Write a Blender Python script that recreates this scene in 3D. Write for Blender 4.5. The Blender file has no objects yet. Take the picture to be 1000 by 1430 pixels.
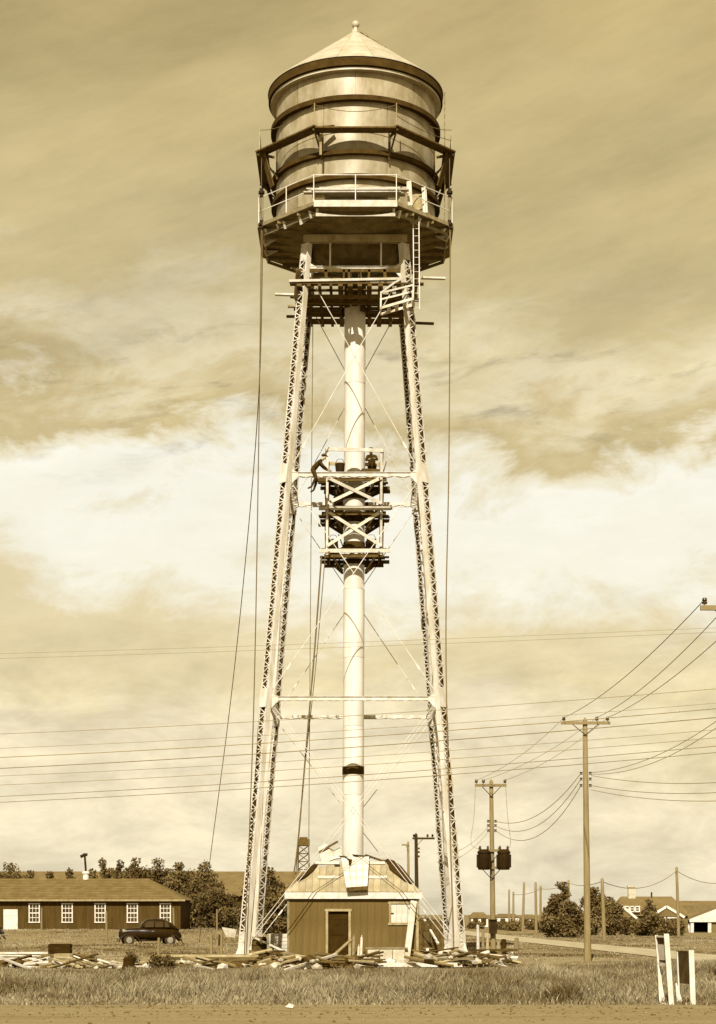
import bpy, bmesh, math, random
import numpy as np
from mathutils import Vector, Matrix

R = math.radians
rng = random.Random(7)
scene = bpy.context.scene
COL = scene.collection
H = 2.0          # eye height over the plain
HY = 1276.0      # horizon row of the photograph
F = 2500.0       # focal length in photograph pixels
SUN_EL, SUN_AZ = R(41), R(9)      # sun behind the camera, a little to the left

# ---------------------------------------------------------------- camera
cam = bpy.data.objects.new('camera', bpy.data.cameras.new('camera'))
COL.objects.link(cam)
cam.location = (0, 0, H)
cam.rotation_euler = (R(90), 0, 0)
cam.data.sensor_fit = 'HORIZONTAL'
cam.data.sensor_width = 36
cam.data.lens = 90
cam.data.shift_y = (HY - 715) / 1000.0
cam.data.clip_start = 0.5
cam.data.clip_end = 6000
scene.camera = cam

# ---------------------------------------------------------------- world: Nishita brightness, sepia tone, cloud bands
world = bpy.data.worlds.new('World')
scene.world = world
world.use_nodes = True
nt = world.node_tree
nt.nodes.clear()
N = nt.nodes.new
L = nt.links.new


def s2l(c):
    c = c / 255.0
    return c / 12.92 if c <= 0.04045 else ((c + 0.055) / 1.055) ** 2.4


def srgb(r, g, b):
    return (s2l(r), s2l(g), s2l(b), 1)


def math_node(tree, op, a, b=None, c=None, clamp=False):
    n = tree.nodes.new('ShaderNodeMath')
    n.operation = op
    n.use_clamp = clamp
    for i, x in enumerate((a, b, c)):
        if x is None:
            continue
        if isinstance(x, (int, float)):
            n.inputs[i].default_value = x
        else:
            tree.links.new(x, n.inputs[i])
    return n.outputs[0]


SKY_GAIN = 0.60
out = N('ShaderNodeOutputWorld')
bg = N('ShaderNodeBackground')
bg.inputs['Strength'].default_value = 0.1
sky = N('ShaderNodeTexSky')
sky.sky_type = 'NISHITA'
sky.sun_disc = False
sky.sun_elevation = SUN_EL
sky.sun_rotation = math.pi + SUN_AZ
sky.air_density = 1.0
sky.dust_density = 1.5
bw = N('ShaderNodeRGBToBW')
L(sky.outputs[0], bw.inputs[0])
tc = N('ShaderNodeTexCoord')
sx = N('ShaderNodeSeparateXYZ')
L(tc.outputs['Generated'], sx.inputs[0])
X, Y, Z = sx.outputs
hyp = math_node(nt, 'SQRT', math_node(nt, 'ADD', math_node(nt, 'MULTIPLY', X, X), math_node(nt, 'MULTIPLY', Y, Y)))
t_el = math_node(nt, 'DIVIDE', math_node(nt, 'MAXIMUM', Z, 0.0), math_node(nt, 'MAXIMUM', hyp, 0.02))


def wnoise(rot_y, sc, loc, scale, detail=6, rough=0.55, dist=0.0):
    m = N('ShaderNodeMapping')
    m.vector_type = 'TEXTURE'                                        # turn first, then stretch
    m.inputs['Rotation'].default_value = (0, rot_y, 0)
    m.inputs['Scale'].default_value = tuple(1 / q for q in sc)
    m.inputs['Location'].default_value = loc
    L(tc.outputs['Generated'], m.inputs[0])
    n = N('ShaderNodeTexNoise')
    n.inputs['Scale'].default_value = scale
    n.inputs['Detail'].default_value = detail
    n.inputs['Roughness'].default_value = rough
    n.inputs['Distortion'].default_value = dist
    L(m.outputs[0], n.inputs['Vector'])
    return n.outputs['Fac']


big = wnoise(R(-6), (1, 1, 2.6), (3.1, 0.4, 0.7), 5.5, 6, 0.52, 0.2)   # slow warp of the bank edges
puff = wnoise(R(-4), (1, 1, 1.9), (0.6, 2.2, 1.3), 16.0, 10, 0.68, 0.35)   # broken, billowed cloud edges
streak = wnoise(R(-17), (0.8, 1, 3.6), (1.7, 0.3, 2.1), 4.4, 10, 0.66, 0.15)  # slanting cirrus
low = wnoise(R(-3), (1, 1, 2.6), (5.2, 1.1, 0.4), 15.0, 9, 0.66, 0.3)      # small bands and heaps low down
wisp = wnoise(R(-8), (1, 1, 4.2), (2.3, 4.4, 0.9), 20.0, 9, 0.65, 0.3)     # dark ragged wisps over the bank
w1 = math_node(nt, 'MULTIPLY_ADD', big, 0.17, -0.085)
w2 = math_node(nt, 'MULTIPLY_ADD', puff, 0.13, -0.065)
tilt = math_node(nt, 'MULTIPLY', X, 0.06)
tw = math_node(nt, 'ADD', math_node(nt, 'ADD', t_el, w1), math_node(nt, 'ADD', w2, tilt))
ramp = N('ShaderNodeValToRGB')
cr = ramp.color_ramp
cr.interpolation = 'LINEAR'
stops = [(0.0, (238, 226, 194)), (0.09, (235, 221, 186)), (0.135, (224, 207, 163)), (0.168, (230, 214, 172)), (0.203, (250, 245, 224)),
         (0.240, (255, 252, 236)), (0.258, (243, 233, 202)), (0.274, (212, 192, 142)), (0.286, (222, 203, 156)), (0.305, (238, 225, 186)), (0.345, (220, 201, 151)),
         (0.44, (212, 192, 139)), (0.52, (206, 184, 130)), (1.0, (200, 178, 124))]
while len(cr.elements) < len(stops):
    cr.elements.new(0.5)
for e, (p, c) in zip(cr.elements, stops):
    e.position = p
    e.color = srgb(*c)
L(tw, ramp.inputs[0])
# cirrus streaks brighten and darken the upper sky, small bands the lower sky
hi_mask = N('ShaderNodeMapRange')
hi_mask.interpolation_type = 'SMOOTHSTEP'
hi_mask.inputs['From Min'].default_value = 0.22
hi_mask.inputs['From Max'].default_value = 0.31
L(t_el, hi_mask.inputs['Value'])
st = math_node(nt, 'MULTIPLY', math_node(nt, 'SUBTRACT', streak, 0.48), 1.1)
st = math_node(nt, 'MULTIPLY', st, hi_mask.outputs[0])
lo_mask = N('ShaderNodeMapRange')
lo_mask.interpolation_type = 'SMOOTHSTEP'
lo_mask.inputs['From Min'].default_value = 0.19
lo_mask.inputs['From Max'].default_value = 0.10
lo_mask.inputs['To Min'].default_value = 0.15
L(t_el, lo_mask.inputs['Value'])
lw = math_node(nt, 'MULTIPLY', math_node(nt, 'SUBTRACT', low, 0.46), 1.25)
lw = math_node(nt, 'MULTIPLY', lw, lo_mask.outputs[0])
gain = math_node(nt, 'ADD', math_node(nt, 'ADD', st, lw), 1.0)
wm = N('ShaderNodeMapRange')                                          # wisps ride on the upper edge of the bank
wm.interpolation_type = 'SMOOTHSTEP'
wm.inputs['From Min'].default_value = 0.075
wm.inputs['From Max'].default_value = 0.0
L(math_node(nt, 'ABSOLUTE', math_node(nt, 'SUBTRACT', t_el, 0.292)), wm.inputs['Value'])
ws = N('ShaderNodeMapRange')
ws.interpolation_type = 'SMOOTHSTEP'
ws.inputs['From Min'].default_value = 0.52
ws.inputs['From Max'].default_value = 0.72
ws.inputs['To Max'].default_value = -0.38
L(wisp, ws.inputs['Value'])
gain = math_node(nt, 'ADD', gain, math_node(nt, 'MULTIPLY', wm.outputs[0], ws.outputs[0]))
gain = math_node(nt, 'MAXIMUM', gain, 0.4)
# the clear sky's own brightness counts softly: the clouds even it out
soft = math_node(nt, 'POWER', math_node(nt, 'MULTIPLY', bw.outputs[0], 0.2), 0.22)
gain = math_node(nt, 'MULTIPLY', math_node(nt, 'MULTIPLY', gain, soft), 10.0 * SKY_GAIN)
sc_n = N('ShaderNodeVectorMath')
sc_n.operation = 'SCALE'
L(ramp.outputs[0], sc_n.inputs[0])
L(gain, sc_n.inputs['Scale'])
L(sc_n.outputs[0], bg.inputs['Color'])
L(bg.outputs[0], out.inputs[0])

# ---------------------------------------------------------------- sun
sun = bpy.data.objects.new('sun', bpy.data.lights.new('sun', 'SUN'))
COL.objects.link(sun)
sun.data.energy = 5.0
sun.data.angle = R(0.5)
sun.data.color = (1.0, 0.965, 0.90)
sd = Vector((-math.sin(SUN_AZ) * math.cos(SUN_EL), -math.cos(SUN_AZ) * math.cos(SUN_EL), math.sin(SUN_EL)))
sun.rotation_euler = sd.to_track_quat('Z', 'Y').to_euler()
sun.location = sd * 60

vs = scene.view_settings
vs.view_transform = 'Standard'
vs.look = 'None'
vs.exposure = 0.75
vs.gamma = 1.0
vs.use_curve_mapping = False

# ================================================================ helpers


def sep(v, a=1.0):
    q = math.sqrt(max(v, 0.0))
    r, b = 1.0 + 1.55 * math.exp(-q / 0.285), min(0.84, 0.06 + 1.07 * q ** 1.3)
    v *= 0.80
    return (v * r, v, v * b, 1)


def px(x, y, D):
    """photograph pixel at a known distance -> place in the world"""
    return Vector(((x - 500) * D / F, D, H + (HY - y) * D / F))


def gx(x, D):
    return (x - 500) * D / F


def gz(y, D):
    return H + (HY - y) * D / F


def sstep(a, b, x):
    t = min(1, max(0, (x - a) / (b - a)))
    return t * t * (3 - 2 * t)


def tz(x, y):
    return 0.72 * sstep(-2, -14, x) * sstep(120, 142, y) - 0.45 * sstep(15, 35, x) * sstep(130, 200, y)


MATS = {}


def M(name, v, var=0.25, scale=3.0, rough=0.8, bump=0.15, rnd=0.2, stretch=(1, 1, 1), metal=0.0, v2=None, spec=0.3, attr=None, bscale=None, bdist=0.02):
    if name in MATS:
        return MATS[name]
    m = bpy.data.materials.new(name)
    m.use_nodes = True
    t = m.node_tree
    p = t.nodes['Principled BSDF']
    p.inputs['Roughness'].default_value = rough
    p.inputs['Metallic'].default_value = metal
    p.inputs['Specular IOR Level'].default_value = spec
    co = t.nodes.new('ShaderNodeTexCoord')
    mp = t.nodes.new('ShaderNodeMapping')
    mp.inputs['Scale'].default_value = stretch
    t.links.new(co.outputs['Object'], mp.inputs[0])
    n1 = t.nodes.new('ShaderNodeTexNoise')
    n1.inputs['Scale'].default_value = scale
    n1.inputs['Detail'].default_value = 6
    n1.inputs['Roughness'].default_value = 0.62
    t.links.new(mp.outputs[0], n1.inputs['Vector'])
    rp = t.nodes.new('ShaderNodeValToRGB')
    lo, hi = v * (1 - var), v * (1 + var)
    if v2 is not None:
        lo, hi = v2, v
    rp.color_ramp.elements[0].position = 0.33
    rp.color_ramp.elements[1].position = 0.67
    rp.color_ramp.elements[0].color = sep(lo)
    rp.color_ramp.elements[1].color = sep(min(hi, 0.86))
    src = n1.outputs['Fac']
    if attr:
        at = t.nodes.new('ShaderNodeAttribute')
        at.attribute_name = attr
        src = at.outputs['Fac']
        rp.color_ramp.elements[0].position = 0.0
        rp.color_ramp.elements[1].position = 1.0
    t.links.new(src, rp.inputs[0])
    oi = t.nodes.new('ShaderNodeObjectInfo')
    k = math_node(t, 'MULTIPLY_ADD', oi.outputs['Random'], rnd, 1 - rnd / 2)
    vm = t.nodes.new('ShaderNodeVectorMath')
    vm.operation = 'SCALE'
    t.links.new(rp.outputs[0], vm.inputs[0])
    t.links.new(k, vm.inputs['Scale'])
    t.links.new(vm.outputs[0], p.inputs['Base Color'])
    if bump:
        n2 = t.nodes.new('ShaderNodeTexNoise')
        n2.inputs['Scale'].default_value = bscale or scale * 5
        n2.inputs['Detail'].default_value = 5
        t.links.new(mp.outputs[0], n2.inputs['Vector'])
        b = t.nodes.new('ShaderNodeBump')
        b.inputs['Strength'].default_value = bump
        b.inputs['Distance'].default_value = bdist
        t.links.new(n2.outputs['Fac'], b.inputs['Height'])
        t.links.new(b.outputs[0], p.inputs['Normal'])
    MATS[name] = m
    return m


WHITE = M('white_paint', 0.56, 0.2, 2.6, 0.6, 0.15, 0.12)
STEEL = M('aluminium_painted_steel', 0.52, 0.24, 1.6, 0.5, 0.1, 0.10, stretch=(2, 2, 0.5))
RISER = M('riser_white', 0.62, 0.16, 1.2, 0.45, 0.05, 0.05, stretch=(1.5, 1.5, 0.4))
TANK = M('tank_steel', 0.37, v2=0.165, scale=1.5, rough=0.36, bump=0.06, rnd=0.2, stretch=(1, 1, 0.5), spec=0.5, metal=0.12)
DARKRING = M('dark_steel', 0.034, 0.3, 2.5, 0.85, 0.1, 0.1, spec=0.06)
ROOFTIN = M('roof_tin', 0.39, 0.2, 1.6, 0.5, 0.08, 0.10, spec=0.4)
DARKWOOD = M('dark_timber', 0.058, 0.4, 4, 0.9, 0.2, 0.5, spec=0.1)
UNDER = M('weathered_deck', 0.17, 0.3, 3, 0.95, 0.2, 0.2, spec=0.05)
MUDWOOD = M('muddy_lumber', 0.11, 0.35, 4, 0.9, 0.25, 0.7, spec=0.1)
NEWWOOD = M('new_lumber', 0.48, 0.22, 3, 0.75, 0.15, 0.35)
OLDWOOD = M('weathered_lumber', 0.22, 0.3, 3, 0.85, 0.25, 0.8, spec=0.15)
POLEWOOD = M('pole_wood', 0.155, 0.25, 5, 0.85, 0.25, 0.25, stretch=(4, 4, 0.3))
ROPE = M('rope', 0.10, 0.3, 20, 0.9, 0, 0.3)
WIRE = M('wire', 0.20, 0.2, 5, 0.6, 0, 0.3)
BLACK = M('black_iron', 0.014, 0.3, 5, 0.6, 0.05, 0.2, spec=0.08)
SHEDWALL = M('shed_paint', 0.086, 0.25, 1.3, 0.9, 0.2, 0.10, stretch=(2, 2, 0.35), spec=0.08)
SHEDROOF = M('shed_roof_boards', 0.27, 0.26, 2.0, 0.85, 0.25, 0.3, stretch=(3, 1, 1))
DOORDARK = M('dark_door', 0.020, 0.3, 3, 0.9, 0.1, 0.1, spec=0.03)
CONC = M('concrete', 0.42, 0.2, 4, 0.9, 0.3, 0.15)
STONE = M('stone', 0.38, 0.35, 5, 0.9, 0.4, 0.7)
BARRACK = M('barrack_siding', 0.045, 0.28, 1.2, 0.9, 0.2, 0.25, stretch=(2, 2, 0.4), spec=0.08)
SHINGLE = M('shingle_roof', 0.112, 0.30, 1.2, 0.9, 0.3, 0.05, spec=0.1)
SHINGLE_D = M('dark_shingle_roof', 0.105, 0.2, 0.8, 0.9, 0.3, 0.08)
HOUSEWALL = M('house_wall', 0.12, 0.2, 1.5, 0.85, 0.1, 0.2)
PALEWALL = M('pale_wall', 0.6, 0.1, 1.5, 0.8, 0.1, 0.1)
GLASS = M('window_glass', 0.03, 0.2, 2, 0.12, 0, 0.4, spec=0.5)
CARPAINT = M('car_paint', 0.011, 0.3, 2, 0.30, 0, 0.1, spec=0.10)
RUBBER = M('rubber', 0.025, 0.2, 8, 0.9, 0.1, 0.1)
CHROME = M('dull_chrome', 0.5, 0.1, 4, 0.3, 0, 0.1, metal=0.7)
BARK = M('bark', 0.10, 0.3, 6, 0.95, 0.4, 0.2, stretch=(3, 3, 0.6))
LEAF = M('leaf', 0.135, v2=0.04, rough=0.7, bump=0, rnd=0.35, attr='tone', spec=0.1)
GRASSM = M('grass_blade', 0.315, v2=0.052, rough=0.7, bump=0, rnd=0, attr='tone', spec=0.08)
PAPER = M('paper_notice', 0.7, 0.12, 6, 0.8, 0.05, 0.1)
CANVAS = M('canvas', 0.5, 0.25, 3, 0.9, 0.3, 0.2)
TARPAPER = M('tar_paper', 0.022, 0.3, 4, 0.85, 0.3, 0.2, spec=0.06)
SKIN = M('skin', 0.30, 0.1, 6, 0.6, 0, 0.1)
CLOTH = M('work_clothes', 0.028, 0.4, 9, 0.95, 0.2, 0.3, spec=0.05)
CERAMIC = M('dark_glazed_insulator', 0.04, 0.2, 4, 0.25, 0, 0.2)

WEBSHADE = M('web_shade', 0.045, 0.25, 2.0, 0.9, 0.05, 0.1, spec=0.1)  # dark colour standing in for shade inside the leg channels

WLOC = {}


def wl(o):
    return WLOC.get(o.name, Vector((0, 0, 0))) if o else Vector((0, 0, 0))


def frame_of(d, up=(0, 0, 1)):
    d = Vector(d).normalized()
    up = Vector(up)
    if abs(d.dot(up.normalized())) > 0.995:
        up = Vector((0, 1, 0)) if abs(d.y) < 0.9 else Vector((1, 0, 0))
    s = d.cross(up).normalized()
    u = s.cross(d).normalized()
    return d, s, u


class MB:
    def __init__(self):
        self.v = []
        self.f = []

    def add(self, vs, fs):
        o = len(self.v)
        self.v += [Vector(x) for x in vs]
        self.f += [tuple(i + o for i in f) for f in fs]
        return self

    def hexa(self, b, t):
        """b, t: 4 bottom and 4 top corners in the same turn (counter-clockwise from above)"""
        self.add(list(b) + list(t), [(3, 2, 1, 0), (4, 5, 6, 7), (0, 1, 5, 4), (1, 2, 6, 5), (2, 3, 7, 6), (3, 0, 4, 7)])
        return self

    def box(self, c, s, rot=None):
        c = Vector(c)
        hx, hy, hz = s[0] / 2, s[1] / 2, s[2] / 2
        co = [Vector(p) for p in ((-hx, -hy, -hz), (hx, -hy, -hz), (hx, hy, -hz), (-hx, hy, -hz), (-hx, -hy, hz), (hx, -hy, hz), (hx, hy, hz), (-hx, hy, hz))]
        if rot is not None:
            co = [rot @ p for p in co]
        co = [p + c for p in co]
        return self.hexa(co[:4], co[4:])

    def bar(self, a, b, w, h, up=(0, 0, 1), shift=0.0):
        a, b = Vector(a), Vector(b)
        d, s, u = frame_of(b - a, up)
        o = u * shift
        co = []
        for p in (a, b):
            for i, j in ((-1, -1), (1, -1), (1, 1), (-1, 1)):
                co.append(p + o + s * (w / 2 * i) + u * (h / 2 * j))
        return self.add(co, [(0, 1, 2, 3), (7, 6, 5, 4), (0, 4, 5, 1), (1, 5, 6, 2), (2, 6, 7, 3), (3, 7, 4, 0)])

    def tube(self, a, b, r0, r1=None, n=8, caps=True):
        return self.path([a, b], [r0, r0 if r1 is None else r1], n, caps)

    def path(self, pts, rad, n=6, caps=True):
        pts = [Vector(p) for p in pts]
        if not isinstance(rad, (list, tuple)):
            rad = [rad] * len(pts)
        vs, fs = [], []
        for i, p in enumerate(pts):
            d = (pts[min(i + 1, len(pts) - 1)] - pts[max(i - 1, 0)])
            _, s, u = frame_of(d)
            for k in range(n):
                a = 2 * math.pi * k / n
                vs.append(p + (s * math.cos(a) + u * math.sin(a)) * rad[i])
        for i in range(len(pts) - 1):
            for k in range(n):
                k2 = (k + 1) % n
                fs.append((i * n + k, i * n + k2, (i + 1) * n + k2, (i + 1) * n + k))
        if caps:
            fs.append(tuple(reversed(range(n))))
            m = (len(pts) - 1) * n
            fs.append(tuple(range(m, m + n)))
        return self.add(vs, fs)

    def lathe(self, prof, c=(0, 0, 0), n=32, a0=0.0, a1=2 * math.pi, closed_prof=False, shear=0.0):
        c = Vector(c)
        full = abs(a1 - a0 - 2 * math.pi) < 1e-6
        m = n if full else n + 1
        k = len(prof)
        vs, fs = [], []
        for i in range(m):
            a = a0 + (a1 - a0) * i / n
            for r, z in prof:
                vs.append(c + Vector((r * math.cos(a) + shear * z, r * math.sin(a), z)))
        for i in range(n):
            j = (i + 1) % m
            for q in range(k if closed_prof else k - 1):
                q2 = (q + 1) % k
                fs.append((i * k + q, j * k + q, j * k + q2, i * k + q2))
        if closed_prof and not full:
            fs.append(tuple(range(k)))
            fs.append(tuple(reversed(range(n * k, n * k + k))))
        return self.add(vs, fs)

    def prism(self, poly, thick):
        """poly: list of 3-D points of a flat outline; thick: vector"""
        poly = [Vector(p) for p in poly]
        th = Vector(thick)
        n = len(poly)
        vs = poly + [p + th for p in poly]
        fs = [tuple(range(n)), tuple(reversed(range(n, 2 * n)))]
        for i in range(n):
            j = (i + 1) % n
            fs.append((i, i + n, j + n, j))
        return self.add(vs, fs)

    def build(self, name, m, parent=None, smooth=False, fix=True, **kw):
        me = bpy.data.meshes.new(name)
        vs = np.array([tuple(p) for p in self.v], dtype=float)
        c = Vector((vs.min(0) + vs.max(0)) / 2)
        if parent is None:
            c.z = float(vs[:, 2].min())
        me.from_pydata([tuple(p - c) for p in self.v], [], self.f)
        if fix:
            b = bmesh.new()
            b.from_mesh(me)
            bmesh.ops.recalc_face_normals(b, faces=b.faces)
            b.to_mesh(me)
            b.free()
        if smooth:
            me.shade_smooth()
            try:
                me.set_sharp_from_angle(angle=R(40))
            except Exception:
                pass
        me.materials.append(m)
        o = bpy.data.objects.new(name, me)
        COL.objects.link(o)
        if parent is not None:
            o.parent = parent
        o.location = c - wl(parent)
        WLOC[o.name] = c
        for k, x in kw.items():
            o[k] = x
        return o


def thing(name, loc, label, cat, group=None):
    o = bpy.data.objects.new(name, None)
    COL.objects.link(o)
    o.empty_display_size = 0.2
    o.location = loc
    WLOC[o.name] = Vector(loc)
    o['label'] = label
    o['category'] = cat
    if group:
        o['group'] = group
    return o


def tag(o, label, cat, group=None):
    o['label'] = label
    o['category'] = cat
    if group:
        o['group'] = group
    return o


def copy_tree(o, parent=None):
    c = o.copy()
    COL.objects.link(c)
    if parent is not None:
        c.parent = parent
    for ch in list(o.children):
        copy_tree(ch, c)
    return c


def structure(mb, name, m, **kw):
    o = mb.build(name, m, **kw)
    o['kind'] = 'structure'
    return o


# value noise for scattering
_tab = np.random.RandomState(3).rand(256, 256)


def vnoise(x, y):
    x = np.asarray(x, float)
    y = np.asarray(y, float)
    xi, yi = np.floor(x).astype(int), np.floor(y).astype(int)
    fx, fy = x - xi, y - yi
    fx = fx * fx * (3 - 2 * fx)
    fy = fy * fy * (3 - 2 * fy)
    a = _tab[xi % 256, yi % 256]
    b = _tab[(xi + 1) % 256, yi % 256]
    c = _tab[xi % 256, (yi + 1) % 256]
    d = _tab[(xi + 1) % 256, (yi + 1) % 256]
    return (a * (1 - fx) + b * fx) * (1 - fy) + (c * (1 - fx) + d * fx) * fy


def vtz(x, y):
    def s(a, b, v):
        t = np.clip((v - a) / (b - a), 0, 1)
        return t * t * (3 - 2 * t)
    return 0.72 * s(-2, -14, x) * s(120, 142, y) - 0.45 * s(15, 35, x) * s(130, 200, y)


def soup(name, verts, faces, tone, m, parent=None, **kw):
    """fast mesh from numpy: verts (n,3), faces (k,3|4) of equal size, tone per vertex"""
    me = bpy.data.meshes.new(name)
    off = wl(parent)
    v = np.asarray(verts, dtype=np.float32) - np.array(off, dtype=np.float32)
    f = np.asarray(faces, dtype=np.int32)
    k = f.shape[1]
    me.vertices.add(len(v))
    me.vertices.foreach_set('co', v.ravel())
    me.loops.add(f.size)
    me.loops.foreach_set('vertex_index', f.ravel())
    me.polygons.add(len(f))
    me.polygons.foreach_set('loop_start', np.arange(0, f.size, k, dtype=np.int32))
    me.polygons.foreach_set('loop_total', np.full(len(f), k, dtype=np.int32))
    me.update(calc_edges=True)
    a = me.attributes.new('tone', 'FLOAT', 'POINT')
    a.data.foreach_set('value', np.asarray(tone, dtype=np.float32))
    me.materials.append(m)
    o = bpy.data.objects.new(name, me)
    COL.objects.link(o)
    if parent is not None:
        o.parent = parent
    WLOC[o.name] = off.copy()
    for q, x in kw.items():
        o[q] = x
    return o


# ================================================================ GROUND, ROADS
def ground_material():
    m = bpy.data.materials.new('meadow_soil')
    m.use_nodes = True
    t = m.node_tree
    p = t.nodes['Principled BSDF']
    p.inputs['Roughness'].default_value = 0.95
    p.inputs['Specular IOR Level'].default_value = 0.1
    co = t.nodes.new('ShaderNodeTexCoord')

    def noi(scale, sc=(1, 1, 1), d=6):
        mp = t.nodes.new('ShaderNodeMapping')
        mp.inputs['Scale'].default_value = sc
        t.links.new(co.outputs['Object'], mp.inputs[0])
        n = t.nodes.new('ShaderNodeTexNoise')
        n.inputs['Scale'].default_value = scale
        n.inputs['Detail'].default_value = d
        n.inputs['Roughness'].default_value = 0.65
        t.links.new(mp.outputs[0], n.inputs['Vector'])
        return n.outputs['Fac']
    rp = t.nodes.new('ShaderNodeValToRGB')
    rp.color_ramp.elements[0].position = 0.3
    rp.color_ramp.elements[1].position = 0.7
    rp.color_ramp.elements[0].color = sep(0.10)
    rp.color_ramp.elements[1].color = sep(0.23)
    f = math_node(t, 'ADD', math_node(t, 'MULTIPLY', noi(0.25), 0.5), math_node(t, 'MULTIPLY', noi(2.6), 0.5))
    t.links.new(f, rp.inputs[0])
    t.links.new(rp.outputs[0], p.inputs['Base Color'])
    b = t.nodes.new('ShaderNodeBump')
    b.inputs['Strength'].default_value = 0.6
    b.inputs['Distance'].default_value = 0.08
    t.links.new(noi(6.0), b.inputs['Height'])
    t.links.new(b.outputs[0], p.inputs['Normal'])
    return m


def road_material(name, lo, hi, sc):
    m = bpy.data.materials.new(name)
    m.use_nodes = True
    t = m.node_tree
    p = t.nodes['Principled BSDF']
    p.inputs['Roughness'].default_value = 0.9
    p.inputs['Specular IOR Level'].default_value = 0.15
    co = t.nodes.new('ShaderNodeTexCoord')
    mp = t.nodes.new('ShaderNodeMapping')
    mp.inputs['Scale'].default_value = sc
    t.links.new(co.outputs['Object'], mp.inputs[0])
    n = t.nodes.new('ShaderNodeTexNoise')
    n.inputs['Scale'].default_value = 1.0
    n.inputs['Detail'].default_value = 8
    n.inputs['Roughness'].default_value = 0.7
    t.links.new(mp.outputs[0], n.inputs['Vector'])
    n2 = t.nodes.new('ShaderNodeTexNoise')
    n2.inputs['Scale'].default_value = 9.0
    n2.inputs['Detail'].default_value = 8
    t.links.new(co.outputs['Object'], n2.inputs['Vector'])
    f = math_node(t, 'ADD', math_node(t, 'MULTIPLY', n.outputs['Fac'], 0.65), math_node(t, 'MULTIPLY', n2.outputs['Fac'], 0.35))
    rp = t.nodes.new('ShaderNodeValToRGB')
    rp.color_ramp.elements[0].position = 0.33
    rp.color_ramp.elements[1].position = 0.67
    rp.color_ramp.elements[0].color = sep(lo)
    rp.color_ramp.elements[1].color = sep(hi)
    t.links.new(f, rp.inputs[0])
    t.links.new(rp.outputs[0], p.inputs['Base Color'])
    b = t.nodes.new('ShaderNodeBump')
    b.inputs['Strength'].default_value = 0.5
    b.inputs['Distance'].default_value = 0.03
    t.links.new(n2.outputs['Fac'], b.inputs['Height'])
    t.links.new(b.outputs[0], p.inputs['Normal'])
    return m


g = MB()
xs = [-3000, -900, -300, -120] + [-80 + 4 * i for i in range(41)] + [120, 300, 900, 3000]
ys = [-400, -60, 0, 20] + [28 + 4 * i for i in range(58)] + [290, 340, 420, 600, 900, 1600, 3500]
vs = [(x, y, tz(x, y)) for y in ys for x in xs]
nx = len(xs)
fs = [(j * nx + i, j * nx + i + 1, (j + 1) * nx + i + 1, (j + 1) * nx + i) for j in range(len(ys) - 1) for i in range(nx - 1)]
g.add(vs, fs)
structure(g, 'ground', ground_material(), smooth=True)

g = MB()                                                             # the dirt road in the foreground, slightly ridged by wheels
prof = [(24, -0.02), (28, 0.02), (31, 0.05), (33, 0.035), (34.2, 0.06), (35.3, 0.03), (36.4, 0.06), (37.4, 0.04), (38.2, 0.055), (38.9, 0.004)]
prof_road = list(prof)
xs2 = [-300 + 20 * i for i in range(31)]
g.add([(x, y + 0.12 * math.sin(x * 0.11), z) for y, z in prof for x in xs2],
      [(j * 31 + i, j * 31 + i + 1, (j + 1) * 31 + i + 1, (j + 1) * 31 + i) for j in range(len(prof) - 1) for i in range(30)])
structure(g, 'road', road_material('road_dirt', 0.115, 0.235, (0.08, 0.95, 1)), smooth=True)

LANE = [(37, 15.9, 19.6), (55, 15.2, 18.7), (70, 14.5, 17.9), (86, 14.0, 17.1), (102, 13.2, 16.3), (119, 12.3, 15.2), (140, 11.1, 14.4), (167, 10.6, 13.4),
        (210, 9.5, 12.4), (300, 7, 11)]
g = MB()
g.add([(x, y, tz(x, y) + 0.03) for y, a, b in LANE for x in (a - .5, (a + b) / 2, b)],
      [(3 * j + i, 3 * j + i + 1, 3 * j + i + 4, 3 * j + i + 3) for j in range(len(LANE) - 1) for i in range(2)])
structure(g, 'lane', road_material('lane_gravel', 0.24, 0.40, (1.2, 0.12, 1)), smooth=True)

g = MB()                                                             # trodden bare earth round the tower
ring = []
for k in range(40):
    a = 2 * math.pi * k / 40
    q = 1 + 0.10 * math.sin(3 * a) + 0.06 * math.sin(7 * a + 1)
    ring.append((-1.5 + 13.0 * q * math.cos(a), 76.0 + 9.0 * q * math.sin(a), 0.012))
g.add([(-1.5, 76, 0.02)] + ring, [(0, 1 + k, 1 + (k + 1) % 40) for k in range(40)])
structure(g, 'bare_earth', road_material('bare_earth_soil', 0.10, 0.30, (0.9, 1.2, 1)))

# ================================================================ WATER TOWER
TC = Vector((-0.24, 78.0, 0))


def T(x, y, z):
    """tower-local to world; the tower leans by a quarter of a degree"""
    return Vector((TC.x + x + 0.0040 * z, TC.y + y, z))


tower = thing('water_tower', TC, 'tall steel water tower with cone roofed round tank on four laced legs', 'water tower')


def wleg(z):
    return 4.48 - 2.42 * (z - 0.35) / 29.95


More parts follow.
